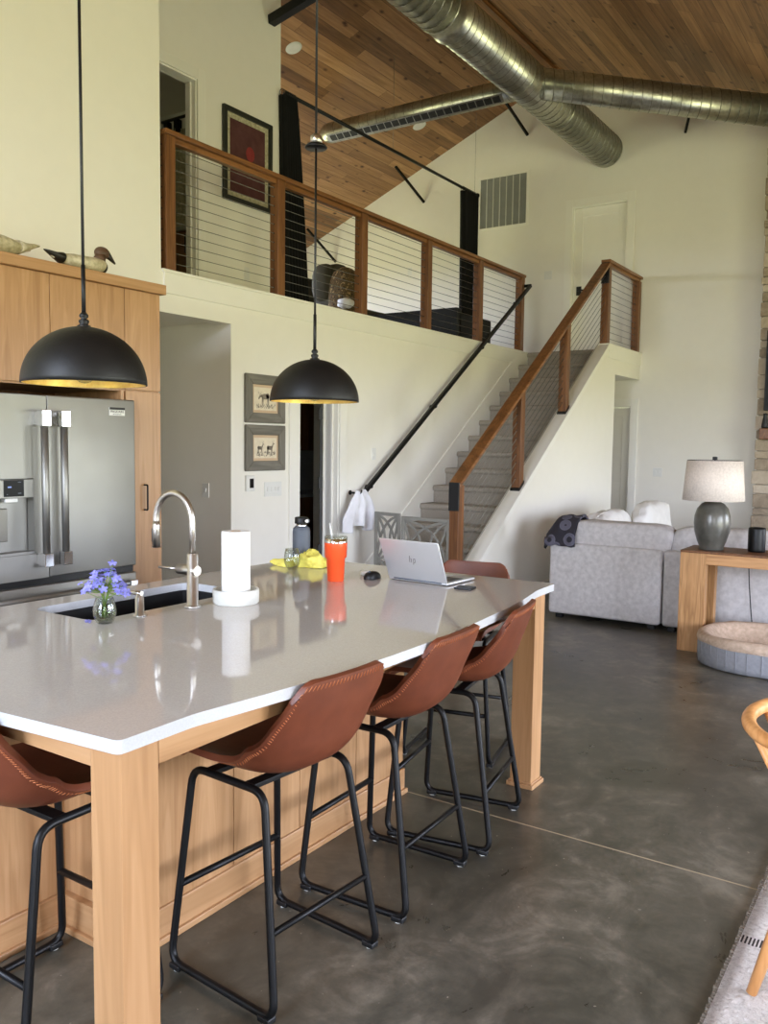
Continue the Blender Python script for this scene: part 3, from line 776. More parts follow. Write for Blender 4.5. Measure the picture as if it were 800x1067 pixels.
# branch right (45 degrees) and left (slotted)
bR = thing('branch_duct', (9.5, 3.3, DZ), 'spiral branch duct angling off the main duct towards the stone wall', 'duct', 'branch ducts')
b0, b1 = V(8.75, 4.05, DZ), V(10.255, 1.755, 5.173)
MB().tube([b0, b1], .158, 40).build('duct_pipe', 'duct', bR, world=True)
MB().tube(helix(b0+(b1-b0)*.06, b1, .158, .105, 0, 5, 28), .0045, 6).build('spiral_seam', 'duct_seam', bR, world=True)
bL = thing('branch_duct', (8.85, 5.6, 5.47), 'slender slotted branch duct reaching over the loft', 'duct', 'branch ducts')
LX, LZ2, LR = 8.85, 5.46, .122
pts = [(LX, 4.06, LZ2), (LX, 6.78, LZ2), (LX, 6.84, LZ2), (LX, 6.90, LZ2), (LX, 6.93, LZ2)]
b = MB(); b.tube(pts, [LR, LR, LR*.9, LR*.6, LR*.2], 36); b.build('duct_pipe', 'duct', bL, world=True)
b = MB(); b.tube(helix((LX, 4.25, LZ2), (LX, 6.75, LZ2), LR, .13, 0, 5, 24), .0035, 5); b.build('spiral_seam', 'duct_seam', bL, world=True)
an = math.radians(52); nrm = V(-math.cos(an), 0, -math.sin(an)); R = Matrix(((nrm.x, 0, nrm.z), (0, 1, 0), (nrm.z, 0, -nrm.x))).transposed()
MB().obox(V(LX, 5.55, LZ2)+nrm*(LR-.002), (.012, 2.42, .098), R).build('register_frame', 'duct', bL, world=True)
for i in range(23):
    MB().obox(V(LX, 4.42+i*.1025, LZ2)+nrm*(LR+.0035), (.004, .090, .074), R).build('register_slot', 'blackmat', bL, world=True)

# brace rods on the gable wall
RL = ['black brace rod on the gable wall, above the curtain rod', 'lowest black brace rod, behind the loft railing', 'black brace rod just left of the main duct', 'black brace rod crossing behind the right branch duct']
for i, (y, z, sy) in enumerate(((6.869, 5.193, 1), (8.532, 4.485, 1), (5.193, 5.871, 1), (3.036, 5.511, -1))):
    a = V(Xf-.005, y, z); q = V(10.82, y+.22*sy, 0); q.z = roof(q.y)+.005
    b = MB(); b.bar(a, q, .03, .03); o = b.build('brace_rod', 'black', loc=tuple(a)); tag(o, RL[i], 'brace rod', 'black brace rods on the gable wall')
a, q = V(6.647, 5.845, 5.70), V(6.58, 3.55, 6.095)
tag(MB().bar(a, q, .085, .085).build('tie_bar', 'black', loc=tuple(a)), 'thick black steel bar leaving the corner of the loft wall near ceiling', 'bar')
# curtain rod and curtains
CY, CZ = 5.80, 5.061
t = thing('curtain_rod', (8.9, CY, CZ), 'black curtain rod spanning the loft', 'curtain rod')
MB().tube([(6.82, CY, CZ), (10.97, CY, CZ)], .019, 12).build('rod', 'black', t, world=True)
for x in (10.98,): MB().ell((x, CY, CZ), .034, .034, .034).build('finial', 'black', t, world=True)
MB().tube([(6.84, CY, CZ), (6.84, 5.849, CZ)], .012, 8).build('rod_bracket', 'black', t, world=True)
for x in (8.80, 10.90): MB().tube([(x, CY, CZ), (x, CY, roof(CY)-.002)], .0022, 6).build('hanger_wire', 'duct_seam', t, world=True)
def curtain(x0, x1, xb0, xb1, label):
    t = thing('curtain', ((x0+x1)/2, CY, LZ), label, 'curtain', 'black loft curtains')
    n = 7
    def f(u, v):
        a = x0+(x1-x0)*u; c_ = xb0+(xb1-xb0)*u; k = v**.8
        return V(a*(1-k)+c_*k, CY+.045*math.sin(u*n*2*PI)*(1+.3*v), CZ-.03-(CZ-.03-LZ-.01)*v)
    b = MB(); b.grid(f, 84, 12); b.build('panel', 'blackcloth', t, world=True, solid=.006)
    for i in range(n+1):
        x = x0+(x1-x0)*i/n; r = MB(); r.tube([(x, CY+.03*math.cos(a*PI/8), CZ-.008+.03*math.sin(a*PI/8)) for a in range(16)], .003, 6, closed=True); r.build('ring', 'black', t, world=True)
curtain(6.76, 6.95, 6.80, 7.17, 'black gathered curtain beside the dark framed picture')
curtain(10.55, 10.95, 10.62, 10.93, 'black gathered curtain beside the gable wall vent')
# recessed lights
for i, (x, y, lb) in enumerate(((7.618, 6.364, 'white recessed ceiling light above the picture wall'), (10.33, 6.377, 'white recessed ceiling light under the slotted duct'))):
    z = roof(y); t = thing('recessed_light', (x, y, z), lb, 'ceiling light', 'recessed ceiling lights')
    t.rotation_euler = (-math.atan(SL), 0, 0)
    MB().lathe([(.062, -.004), (.092, -.004), (.095, 0), (.095, .01), (.062, .01), (.062, -.004)], seg=32).build('trim_ring', 'white_plastic', t)
    MB().lathe([(0, -.003), (.066, -.003)], seg=32).build('lens', 'sofa_white', t)

# ------------------------------------------------------------------ things up in the loft
t = thing('recliner', (9.2, 6.75, LZ), 'grey-green recliner with rounded back standing in the loft', 'armchair')
MB().box(8.85, 9.75, 6.35, 7.15, LZ+.08, LZ+.42).build('seat_base', 'recliner', t, world=True, bevel=.06, seg=4)
for y in (6.30, 7.04): MB().box(8.9, 9.7, y, y+.18, LZ+.06, LZ+.50).build('armrest', 'recliner', t, world=True, bevel=.06, seg=4)
MB().ell((8.98, 6.80, LZ+.66), .15, .27, .43, .7, 28, 18).build('backrest', 'recliner', t, world=True)
MB().ell((8.90, 6.90, LZ+.84), .13, .16, .25, .7).build('headrest', 'recliner', t, world=True)
b = MB(); b.ell((8.955, 6.62, LZ+.62), .175, .20, .41, .75, 32, 22, fn=lambda p: p*(1+.05*noise.noise(p*9))); tag(b.build('blanket', 'camo', loc=(8.9, 6.5, LZ+.5)), 'brown camouflage blanket over the right side of the loft recliner', 'blanket')
b = MB(); b.ell((8.72, 6.43, LZ+.53), .09, .10, .06, .8, fn=lambda p: p*(1+.2*noise.noise(p*20))); 
tag(b.build('crumpled_cloth', 'towelwhite', loc=(8.72, 6.43, LZ+.5)), 'crumpled white cloth on the side of the loft recliner', 'cloth')
t = thing('side_table', (9.1, 7.45, LZ), 'small dark cabinet between curtain and recliner in the loft', 'cabinet')
MB().box(8.95, 9.35, 7.22, 7.6, LZ, LZ+.92).build('body', 'recliner', t, world=True, bevel=.01)
MB().box(8.93, 9.37, 7.20, 7.62, LZ+.92, LZ+.95).build('cabinet_top', 'recliner', t, world=True, bevel=.01)
t = thing('low_sofa', (9.3, 5.6, LZ), 'dark navy low sofa with straight back behind the loft railing', 'sofa')
MB().box(9.0, 9.12, 4.99, 6.3, LZ+.04, LZ+.415).build('backrest', 'navy', t, world=True, bevel=.02, seg=3)
MB().box(9.1, 9.9, 5.0, 6.3, LZ+.04, LZ+.26).build('seat', 'navy', t, world=True, bevel=.03, seg=3)
for y in (4.99, 6.2): MB().box(9.05, 9.9, y, y+.1, LZ, LZ+.36).build('armrest', 'navy', t, world=True, bevel=.02, seg=3)
# bathroom seen through the loft doorway
t = thing('vanity_cabinet', (6.4, 6.6, LZ), 'brown vanity cabinet with black pulls in the loft bathroom', 'cabinet')
MB().box(6.17, 6.67, 6.05, 7.3, LZ, LZ+.90).build('body', 'darkwood', t, world=True)
MB().box(6.13, 6.675, 6.03, 7.32, LZ+.90, LZ+.94).build('countertop', 'tile', t, world=True, bevel=.004)
for (a, c) in ((6.07, 6.47), (6.48, 6.88), (6.89, 7.28)):
    d = MB().box(6.15, 6.17, a, c, LZ+.08, LZ+.88).build('door', 'darkwood', t, world=True, bevel=.003)
for y in (6.435, 6.515): 
    b = MB(); b.tube(fillet([(6.15, y, LZ+.67), (6.125, y, LZ+.67), (6.125, y, LZ+.85), (6.15, y, LZ+.85)], .01), .007, 8); b.build('pull', 'black', t, world=True)
t = thing('bathroom_picture', (6.68, 7.18, 4.2), 'small black framed picture above the bathroom vanity', 'picture')
MB().box(6.655, 6.679, 7.085, 7.34, 4.02, 4.38).build('picture_frame', 'black', t, world=True, bevel=.003)
MB().box(6.652, 6.656, 7.105, 7.32, 4.04, 4.36).build('print', 'cream', t, world=True)
t = thing('shower_rod', (6.3, 6.8, 4.85), 'black shower curtain rod seen through the loft doorway', 'curtain rod')
MB().tube([(6.3, 7.03, 4.845), (6.3, 6.0, 4.855)], .016, 10).build('rod', 'black', t, world=True)
for y in (6.95, 6.8, 6.62): MB().box(6.27, 6.33, y-.035, y+.035, 4.70, 4.83).build('curtain_tab', 'blackcloth', t, world=True, bevel=.01)
b = MB(); b.grid(lambda u, v: V(6.3+.03*math.sin(u*30), 6.15+.85*u, 4.74-1.7*v), 40, 4)
tag(b.build('shower_curtain', 'cream', loc=(6.3, 6.6, 3.1), solid=.004), 'pale shower curtain on its black rod in the loft bathroom', 'curtain')
# laundry room
t = thing('laundry_wall_cabinet', (8.1, 7.0, 1.4), 'brown wall cabinet in the dark laundry room', 'cabinet')
MB().box(7.0, 9.0, 6.85, 7.2, 1.45, 2.4).build('body', 'darkwood', t, world=True)
for i in range(4): MB().box(7.01+i*.5, 7.49+i*.5, 6.83, 6.85, 1.46, 2.39).build('door', 'darkwood', t, world=True, bevel=.003)
t = thing('laundry_counter', (8.1, 6.9, 0), 'brown base cabinet with pale counter in the dark laundry room', 'cabinet')
MB().box(7.0, 9.0, 6.6, 7.2, 0, .88).build('body', 'darkwood', t, world=True)
MB().box(6.98, 9.0, 6.57, 7.2, .88, .92).build('worktop', 'tile', t, world=True, bevel=.004)
for i in range(4): MB().box(7.01+i*.5, 7.49+i*.5, 6.58, 6.6, .1, .86).build('door', 'darkwood', t, world=True, bevel=.003)
struct(MB().box(7.0, 9.05, 7.18, 7.2, .92, 1.45), 'trim_7', 'tile')
t = thing('laundry_faucet', (8.15, 6.95, .92), 'slim pale faucet on the laundry room counter', 'faucet')
MB().tube(fillet([(0, 0, 0), (0, 0, .27), (0, -.13, .27), (0, -.13, .2)], .06), .012, 10).build('spout', 'nickel', t)
MB().lathe([(0, 0), (.028, 0), (.028, .012), (0, .012)], seg=20).build('base_ring', 'nickel', t)
# ------------------------------------------------------------------ kitchen cabinets and fridge
FY, CF = 3.93, 4.05
t = thing('refrigerator_cabinet', (2.7, 4.39, 0), 'maple cabinet surround with tall narrow pantry door around the refrigerator', 'cabinet')
MB().box(1.85, 3.60, CF+.02, Yw, 1.84, 2.432).build('upper_carcass', 'maple', t, world=True)
MB().box(3.32, 3.60, CF+.02, Yw, 0, 1.84).build('side_carcass', 'maple', t, world=True)
MB().box(1.85, 2.11, CF+.02, Yw, 0, 1.84).build('side_carcass', 'maple', t, world=True)
MB().box(2.11, 3.32, Yw-.03, Yw-.01, 0, 1.84).build('back_panel', 'darkwood', t, world=True)
MB().box(3.30, 3.322, CF-.0, CF+.1, 1.76, 1.84).build('filler', 'maple', t, world=True)
for (a, c, z0, z1) in ((1.86, 2.347, 1.85, 2.43), (2.351, 2.838, 1.85, 2.43), (2.842, 3.332, 1.85, 2.43), (3.336, 3.598, 1.85, 2.43), (1.86, 2.10, .1, 1.84)):
    MB().box(a, c, CF, CF+.02, z0, z1).build('door', 'maple', t, world=True, bevel=.002)
d = MB().box(3.336, 3.598, CF, CF+.02, .1, 1.842).build('door', 'maple', t, world=True, bevel=.002)
MB().tube(fillet([(3.466, CF, 1.135), (3.466, CF-.03, 1.135), (3.466, CF-.03, 1.285), (3.466, CF, 1.285)], .006), .0055, 8).build('pull', 'black', d, shift=t.location)
MB().box(1.84, 3.625, CF-.03, Yw, 2.432, 2.49).build('crown', 'maple_x', t, world=True, bevel=.003)

t = thing('refrigerator', (2.72, 4.3, 0), 'stainless steel French-door refrigerator with ice dispenser', 'refrigerator')
MB().box(2.14, 3.295, FY+.07, 4.68, .04, 1.785).build('body', 'steel_dark', t, world=True, bevel=.003)
def sdoor(x0, x1, z0, z1): return MB().box(x0, x1, FY, FY+.066, z0, z1).build('door', 'steel', t, world=True, bevel=.008, seg=3)
dR = sdoor(2.729, 3.30, .828, 1.782)
# left door with dispenser recess
b = MB(); x0, x1, z0, z1 = 2.14, 2.722, .828, 1.775; a0, a1, c0, c1 = 2.395, 2.645, .965, 1.352
b.box(x0, a0, FY, FY+.066, z0, z1).box(a1, x1, FY, FY+.066, z0, z1).box(a0, a1, FY, FY+.066, z0, c0).box(a0, a1, FY, FY+.066, c1, z1).box(a0, a1, FY+.055, FY+.066, c0, c1)
dL = b.build('door', 'steel', t, world=True)
sh = t.location
MB().box(a0, a1, FY-.004, FY+.02, 1.253, c1-.004).build('dispenser_panel', 'steel', dL, shift=sh, bevel=.003)
MB().box(2.472, 2.582, FY-.007, FY-.003, 1.262, 1.345).build('display', 'black_glass', dL, shift=sh)
MB().box(2.492, 2.512, FY-.0078, FY-.0068, 1.307, 1.314).build('display_digits', 'led', dL, shift=sh)
for (x, z, w) in ((2.548, 1.332, .018), (2.548, 1.276, .018), (2.486, 1.272, .006)): MB().box(x, x+w, FY-.0078, FY-.0068, z, z+.004).build('display_mark', 'slate', dL, shift=sh)
MB().box(2.485, 2.555, FY+.004, FY+.05, 1.232, 1.253).build('ice_chute', 'white_plastic', dL, shift=sh, bevel=.004)
MB().box(2.47, 2.52, FY+.045, FY+.052, 1.03, 1.2).build('paddle', 'steel_dark', dL, shift=sh, bevel=.003)
MB().box(a0, a1, FY-.006, FY+.05, c0-.006, c0+.012).build('drip_tray', 'steel', dL, shift=sh, bevel=.003)
MB().box(a0-.0, a0+.008, FY-.006, FY+.05, c0, 1.253).build('dispenser_rim', 'steel', dL, shift=sh)
MB().box(a1-.008, a1+.002, FY-.006, FY+.05, c0, c1).build('dispenser_rim', 'steel', dL, shift=sh)
for hx, dd in ((2.668, dL), (2.783, dR)):
    MB().tube([(hx, FY-.062, .945), (hx, FY-.062, 1.63)], .019, 20).build('handle', 'steel', dd, shift=sh)
    for z0, z1 in ((1.617, 1.702), (.895, .965)):
        MB().box(hx-.026, hx+.026, FY-.086, FY-.038, z0, z1).box(hx-.02, hx+.02, FY-.04, FY+.001, z0+.006, z1-.006).build('handle_mount', 'chrome', dd, shift=sh, bevel=.004)
for z0, z1 in ((.455, .79), (.09, .445)):
    d = MB().box(2.14, 3.30, FY, FY+.066, z0, z1).build('freezer_drawer', 'steel', t, world=True, bevel=.008, seg=3)
MB().box(2.14, 3.30, FY+.03, FY+.07, .79, .828).build('door_gap', 'blackmat', t, world=True)
MB().tube([(2.2, FY-.055, .735), (3.24, FY-.055, .735)], .017, 16).build('drawer_handle', 'steel', t, world=True)
for x in (2.22, 3.22): MB().box(x-.025, x+.025, FY-.08, FY+.001, .712, .758).build('handle_mount', 'chrome', t, world=True, bevel=.004)
MB().box(2.14, 3.30, FY+.04, FY+.1, 0, .085).build('toe_grille', 'blackmat', t, world=True)
bd = MB().box(3.12, 3.225, FY-.004, FY, 1.690, 1.735).build('badge', 'white_plastic', dR, shift=sh)
MB().box(3.12, 3.225, FY-.0048, FY-.004, 1.722, 1.735).build('badge_band', 'blackmat', bd, shift=sh)
RX = Matrix.Rotation(PI/2, 4, 'X')
text_mesh('FRIGIDAIRE', .0185, .0004, 'lettering', 'blackmat', bd, Matrix.Translation(V(3.172, FY-.0046, 1.7115)-sh) @ RX)
text_mesh('PROFESSIONAL', .0085, .0004, 'lettering', 'slate', bd, Matrix.Translation(V(3.172, FY-.0046, 1.697)-sh) @ RX)

# duck decoys
CZt = 2.49
def decoy(x0, y, s, flip, body, head, tail, label, tz=.045):
    t = thing('duck_decoy', (x0, y, CZt), label, 'decoy', 'carved duck decoys on the cabinet')
    # body along local x, head at +x when flip=1
    prof = [(-.235, .062, .006, .008), (-.20, .060, .03, .016), (-.15, .055, .055, .032), (-.08, .052, .08, .046), (0, .050, .09, .05), (.08, .052, .085, .052), (.14, .056, .065, .046), (.175, .060, .04, .03), (.19, .062, .012, .01)]
    def ring(b, lst, seg=22):
        rs = []
        for (x, zc, ry, rz) in lst: rs.append([b.bm.verts.new(V(flip*s*x, s*ry*math.cos(2*PI*k/seg), s*max(-zc+.001, rz*math.sin(2*PI*k/seg))+s*zc)) for k in range(seg)])
        for A, B in zip(rs, rs[1:]):
            for k in range(seg): b.face([A[k], A[(k+1) % seg], B[(k+1) % seg], B[k]], True)
        b.face(rs[0]); b.face(rs[-1][::-1])
    b = MB(); ring(b, prof); b.build('body', body, t)
    b = MB(); ring(b, [(-.285, .088, .006, .004), (-.25, .080, .024, .012), (-.205, .066, .04, .022), (-.16, .058, .0585, .0355)]); b.build('tail', tail, t)
    b = MB(); b.tube([V(flip*s*x, 0, s*z) for x, z in ((.125, .07), (.143, .11), (.155, .14))], [s*.05, s*.038, s*.036], 16); b.build('neck', head, t)
    b = MB(); b.ell((flip*s*.160, 0, s*.148), s*.056, s*.040, s*.042, seg=24, rings=14)
    hd = b.build('head', head, t)
    b = MB(); b.tube([V(flip*s*x, 0, s*z) for x, z in ((.190, .150), (.225, .128), (.268, .094))], [s*.030, s*.018, s*.006], 12); b.build('bill', 'decoy_black', hd)
    if flip == 1:
        b = MB(); b.ell((flip*s*.155, 0, s*.052), s*.034, s*.052, s*.045); b.build('breast', 'decoy_black', t)
    return t
decoy(3.085, 4.10, .84, 1, 'decoy_white', 'decoy_brown', 'decoy_black', 'dark-headed wooden duck decoy on top of the maple cabinet')
decoy(2.54, 4.16, 1.12, -1, 'decoy_white', 'decoy_white', 'decoy_white', 'pale duck decoy cut off at left end of the cabinet top')

# ------------------------------------------------------------------ island
isl = thing('kitchen_island', (2.3, 2.3, 0), 'large maple kitchen island with corner legs and pale quartz top', 'kitchen island')
b = MB(); b.box(1.63, 3.115, 1.972, 2.92, .0, .66).box(1.63, 3.115, 1.972, 2.44, .66, .888).box(2.70, 3.115, 2.44, 2.92, .66, .888).box(1.63, 2.70, 2.875, 2.92, .66, .888).box(1.63, 1.85, 2.44, 2.875, .66, .888).build('cabinet_body', 'maple', isl, world=True)
MB().box(1.20, 1.63, 2.297, 2.92, 0, .888).build('end_cabinet', 'maple', isl, world=True)
for a, c in ((1.62, 2.050), (2.054, 2.402), (2.406, 2.764), (2.768, 3.125)):
    MB().box(a, c, 1.964, 1.975, .112, .886).build('front_panel', 'maple', isl, world=True, bevel=.0015)
MB().box(1.612, 3.132, 1.956, 1.976, 0, .112).box(1.608, 3.140, 1.944, 1.958, 0, .022).build('base_board', 'maple_x', isl, world=True, bevel=.003)
MB().box(1.605, 1.632, 1.958, 2.297, 0, .112).box(1.59, 1.606, 1.945, 2.29, 0, .02).build('base_board', 'maple_y', isl, world=True, bevel=.003)
MB().box(1.19, 1.605, 2.283, 2.298, 0, .112).box(1.19, 1.60, 2.272, 2.285, 0, .02).build('base_board', 'maple_x', isl, world=True, bevel=.003)
MB().box(3.112, 3.128, 1.97, 2.92, 0, .112).build('base_board', 'maple_y', isl, world=True, bevel=.003)
LEG = .104
for (x, y) in ((1.168, 1.447), (3.49, 1.508), (3.49, 2.80)):
    lg = MB().box(x, x+LEG, y, y+LEG, 0, .888).build('leg', 'maple', isl, world=True, bevel=.0025)
    k = .013; MB().box(x-k, x+LEG+k, y-k, y+LEG+k, 0, .02).box(x-k*.5, x+LEG+k*.5, y-k*.5, y+LEG+k*.5, .02, .028).build('foot_moulding', 'maple_x', lg, shift=isl.location, bevel=.003)
MB().prism([(1.276, 1.451), (3.49, 1.512), (3.49, 1.532), (1.276, 1.471)], 'Z', .828, .888).build('apron', 'maple_x', isl, world=True)
MB().box(1.172, 1.192, 1.555, 2.92, .832, .888).build('apron', 'maple_y', isl, world=True)
MB().box(3.574, 3.594, 1.616, 2.80, .828, .888).build('apron', 'maple_y', isl, world=True)
MB().box(3.12, 3.49, 2.88, 2.9, .828, .888).build('apron', 'maple_x', isl, world=True)
# quartz top with bowed edge and sink cut-out
out = [(1.150, 1.432), (1.37, 1.438)]
bow = [(1.60, 1.406), (1.85, 1.378), (2.1, 1.366), (2.4, 1.366), (2.7, 1.386), (3.0, 1.412), (3.25, 1.447), (3.40, 1.476)]
out += bow+[(3.45, 1.484), (3.668, 1.492), (3.655, 2.2), (3.635, 2.958), (1.10, 2.962), (1.085, 2.2)]
# round the corners a little
def rnd(poly, r):
    P3 = fillet([V(p[0], p[1], 0) for p in poly], r, closed=True, n=4); return [(p.x, p.y) for p in P3]
out = rnd(out, .018)
sx0, sx1, sy0, sy1 = 1.885, 2.665, 2.475, 2.835
hole = rnd([(sx0, sy0), (sx1, sy0), (sx1, sy1), (sx0, sy1)], .06)
b = MB(); bm = b.bm
def loops(z):
    o_ = [bm.verts.new((x, y, z)) for x, y in out]; h_ = [bm.verts.new((x, y, z)) for x, y in hole]; return o_, h_
oT, hT = loops(.920); oB, hB = loops(.889)
for (o_, h_, mi) in ((oT, hT, 0), (oB, hB, 0)):
    es = []
    for L in (o_, h_):
        for i in range(len(L)): es.append(bm.edges.new((L[i], L[(i+1) % len(L)])))
    r = bmesh.ops.triangle_fill(bm, edges=es, use_beauty=True)
for L0, L1 in ((oT, oB), (hT, hB)):
    for i in range(len(L0)): b.face([L0[i], L0[(i+1) % len(L0)], L1[(i+1) % len(L1)], L1[i]], False, 1)
b.build('quartz_top', ['quartz', 'quartz_edge'], isl, world=True, bevel=.0)
# sink bowl
b = MB(); ins = rnd([(sx0-.004, sy0-.004), (sx1+.004, sy0-.004), (sx1+.004, sy1+.004), (sx0-.004, sy1+.004)], .06)
T_ = [b.bm.verts.new((x, y, .888)) for x, y in ins]; B_ = [b.bm.verts.new((x, y, .68)) for x, y in ins]
for i in range(len(T_)): b.face([T_[i], T_[(i+1) % len(T_)], B_[(i+1) % len(T_)], B_[i]])
b.face(B_)
b.build('sink_bowl', 'blackmat', isl, world=True, solid=.006)

# faucet
ft = thing('kitchen_faucet', (2.27, 2.385, .92), 'brushed nickel gooseneck faucet standing behind the island sink', 'faucet')
MB().lathe([(0, 0), (.031, 0), (.031, .006), (.027, .009), (.0215, .012), (.0215, .205), (.019, .207), (.0, .207)], seg=32).build('base_column', 'nickel', ft)
arc = [V(0, 0, .205), V(0, 0, .31)]+[V(0, .1-.1*math.cos(a), .325+.108*math.sin(a)) for a in [PI*i/20 for i in range(21)]]+[V(0, .2, .30)]
MB().tube(arc, .0128, 20).build('gooseneck', 'nickel', ft)
MB().tube([V(0, .2, .318), V(0, .2, .30), V(0, .2, .215)], [.0135, .0152, .0165], 20).build('spray_head', 'nickel', ft)
MB().box(-.006, .006, .213, .223, .235, .29).build('spray_button', 'blackmat', ft, bevel=.003)
MB().tube([V(0, -.026, .142), V(0, .075, .142)], .0195, 24).build('handle_hub', 'nickel', ft)
MB().tube([V(0, .072, .142), V(-.015, .17, .142)], .0055, 12).build('lever', 'nickel', ft)
sd = thing('soap_dispenser', (2.04, 2.415, .92), 'brushed nickel soap pump beside the island sink', 'soap dispenser')
MB().lathe([(0, 0), (.024, 0), (.024, .005), (.016, .008), (.0155, .07), (.012, .073), (.012, .082), (0, .083)], seg=24).build('pump_body', 'nickel', sd)
MB().tube([V(0, -.012, .084), V(0, .045, .082), V(0, .05, .078)], [.009, .007, .006], 12).build('nozzle', 'nickel', sd)

# vase, water, flowers
vs = thing('glass_vase', (1.89, 2.418, .92), 'small clear glass vase beside the island sink', 'vase')
vp = [(a_*.82, z_*.9) for a_, z_ in [(0, .0), (.030, .0), (.037, .006), (.047, .03), (.050, .048), (.044, .075), (.036, .1), (.0345, .1), (.0415, .075), (.0465, .048), (.0435, .03), (.032, .011), (0, .009)]]
MB().lathe(vp, seg=40).build('vessel', 'glass', vs)
MB().lathe([(0, .0105), (.025, .011), (.0348, .028), (.0373, .042), (0, .042)], seg=40).build('water', 'water', vs)
fb = thing('flower_bunch', (1.89, 2.418, .935), 'bunch of blue-violet phlox flowers in the small glass vase', 'flowers')
def flower(b, c, n_, s):
    n_ = n_.normalized(); x = n_.orthogonal().normalized(); y = n_.cross(x)
    for k in range(5):
        a = 2*PI*k/5+random.random()*.3; d = x*math.cos(a)+y*math.sin(a); w = x*-math.sin(a)+y*math.cos(a)
        p = [c, c+d*s*.5+w*s*.32+n_*s*.12, c+d*s+w*s*.26+n_*s*.05, c+d*s*1.02-w*s*.22+n_*s*.05, c+d*s*.5-w*s*.32+n_*s*.12]
        b.face([b.bm.verts.new(q) for q in p])
for i in range(52):
    a = random.random()*2*PI; rr = random.random()**.6
    c = V(.078*rr*math.cos(a), .088*rr*math.sin(a), .105+.075*(1-rr*rr)*random.random()+.028*(1-rr)+random.uniform(-.02, .02))
    n_ = V(c.x*6, c.y*6, .6+random.uniform(-.3, .4)) + V(-.7, -.5, 0)*random.random()
    b = MB(); flower(b, c, n_, random.uniform(.011, .016)); o = b.build('flower', 'petal', fb, solid=.0008)
    st_ = V(c.x*.16, c.y*.16, .072); ft_ = V(-c.x*.12+random.uniform(-.008, .008), -c.y*.12, .004)
    if i % 3 == 0:
        MB().tube([ft_, st_, c*.7+st_*.3, c-n_.normalized()*.003], .0011, 5).build('stem', 'stem', fb)
    else: MB().tube([st_+V(0, 0, .02), c*.6+st_*.4, c-n_.normalized()*.003], .0009, 5).build('stem', 'stem', fb)
for i in range(14):
    a = random.random()*2*PI; r = random.uniform(.02, .07); c = V(r*math.cos(a), r*math.sin(a), .10+random.random()*.06)
    d = V(math.cos(a), math.sin(a), .5)*.02; w = V(-math.sin(a), math.cos(a), 0)*.005
    b = MB(); b.face([b.bm.verts.new(q) for q in (c, c+d*.5+w, c+d, c+d*.5-w)]); b.build('leaf', 'stem', fb)
b = MB()
for dx, dy in ((0, 0), (.012, .01)): flower(b, V(dx, dy, .006), V(.1, -.3, 1), .012)
tag(b.build('fallen_flower', 'petal', loc=(0, 0, 0), solid=.0008), 'violet blossom fallen on the counter beside the vase', 'flower').location = (1.845, 2.452, .921)

# paper towel holder
ph = thing('paper_towel_holder', (2.44, 2.322, .92), 'pale marble dish-shaped paper towel holder on the island', 'paper towel holder')
MB().lathe([(0, 0), (.086, 0), (.090, .004), (.091, .053), (.088, .057), (.083, .057), (.081, .052), (.081, .02), (0, .018)], seg=56).build('dish', 'marble', ph)
MB().tube([V(0, 0, .018), V(0, 0, .285)], .008, 12).build('rod', 'nickel', ph)
pt = thing('paper_towel_roll', (2.44, 2.322, .939), 'white paper towel roll standing in its marble holder', 'paper towel')
MB().lathe([(.020, 0), (.0555, 0), (.056, .003), (.056, .262), (.0545, .265), (.020, .265), (.020, 0)], seg=56).build('paper', 'paper', pt)
MB().lathe([(.0195, .001), (.0195, .266), (.0175, .266), (.0175, .001), (.0195, .001)], seg=32).build('core', 'mat', pt)

# tumbler
tb = thing('tumbler', (3.11, 2.335, .92), 'orange steel tumbler with straw on the island', 'tumbler')
MB().lathe([(0, 0), (.036, 0), (.038, .004), (.043, .105), (.0505, .112), (.0525, .174), (.0525, .178), (0, .178)], seg=48).build('cup_body', 'orange', tb)
MB().lathe([(.0515, .176), (.0530, .197), (.051, .1975), (0, .1975)], seg=48).build('steel_rim', 'chrome', tb)
MB().lathe([(.0525, .196), (.0535, .204), (.046, .209), (0, .208)], seg=48).build('lid', 'glass', tb)
MB().tube(fillet([V(0, .015, .15), V(0, .03, .235), V(.01, .045, .262)], .01), .0042, 10).build('straw', 'white_plastic', tb)

# steel bottle behind the cloth
bt = thing('water_bottle', (3.46, 2.825, .92), 'grey insulated bottle with black cap at the island edge', 'bottle')
MB().lathe([(0, 0), (.044, 0), (.046, .004), (.046, .165), (.043, .185), (.030, .197), (0, .197)], seg=40).build('bottle_body', 'slate', bt)
MB().lathe([(.0265, .196), (.027, .210), (0, .211)], seg=32).build('steel_neck', 'chrome', bt)
cp = MB().lathe([(0, .209), (.034, .209), (.035, .212), (.035, .240), (.032, .243), (0, .243)], seg=32).build('cap', 'blackmat', bt)
MB().tube([V(.0, -.02, .228), V(-.012, -.052, .226)], .012, 12).build('cap_loop', 'blackmat', cp)
MB().tube([V(-.012, -.042, .226), V(-.020, -.0535, .226)], .0085, 14).build('loop_button', 'white_plastic', cp)
b = MB()
for i, dz in enumerate((.0, .012, .024)): b.tube([V(-.0463*math.cos(a), .0463*math.sin(a), .115+dz+.01*math.sin(a*9)) for a in [.75+.05*k for k in range(9)]], .0012, 5)
b.build('brand_mark', 'white_plastic', bt)

# stemless glass
gl = thing('drinking_glass', (3.262, 2.722, .92), 'clear stemless glass in front of the yellow cloth', 'glass')
MB().lathe([(a_*.87, z_) for a_, z_ in [(0, 0), (.026, 0), (.034, .008), (.044, .03), (.0475, .05), (.045, .075), (.0385, .103), (.0375, .103), (.0437, .075), (.0462, .05), (.0428, .031), (.032, .011), (0, .006)]], seg=48).build('bowl', 'glass', gl)
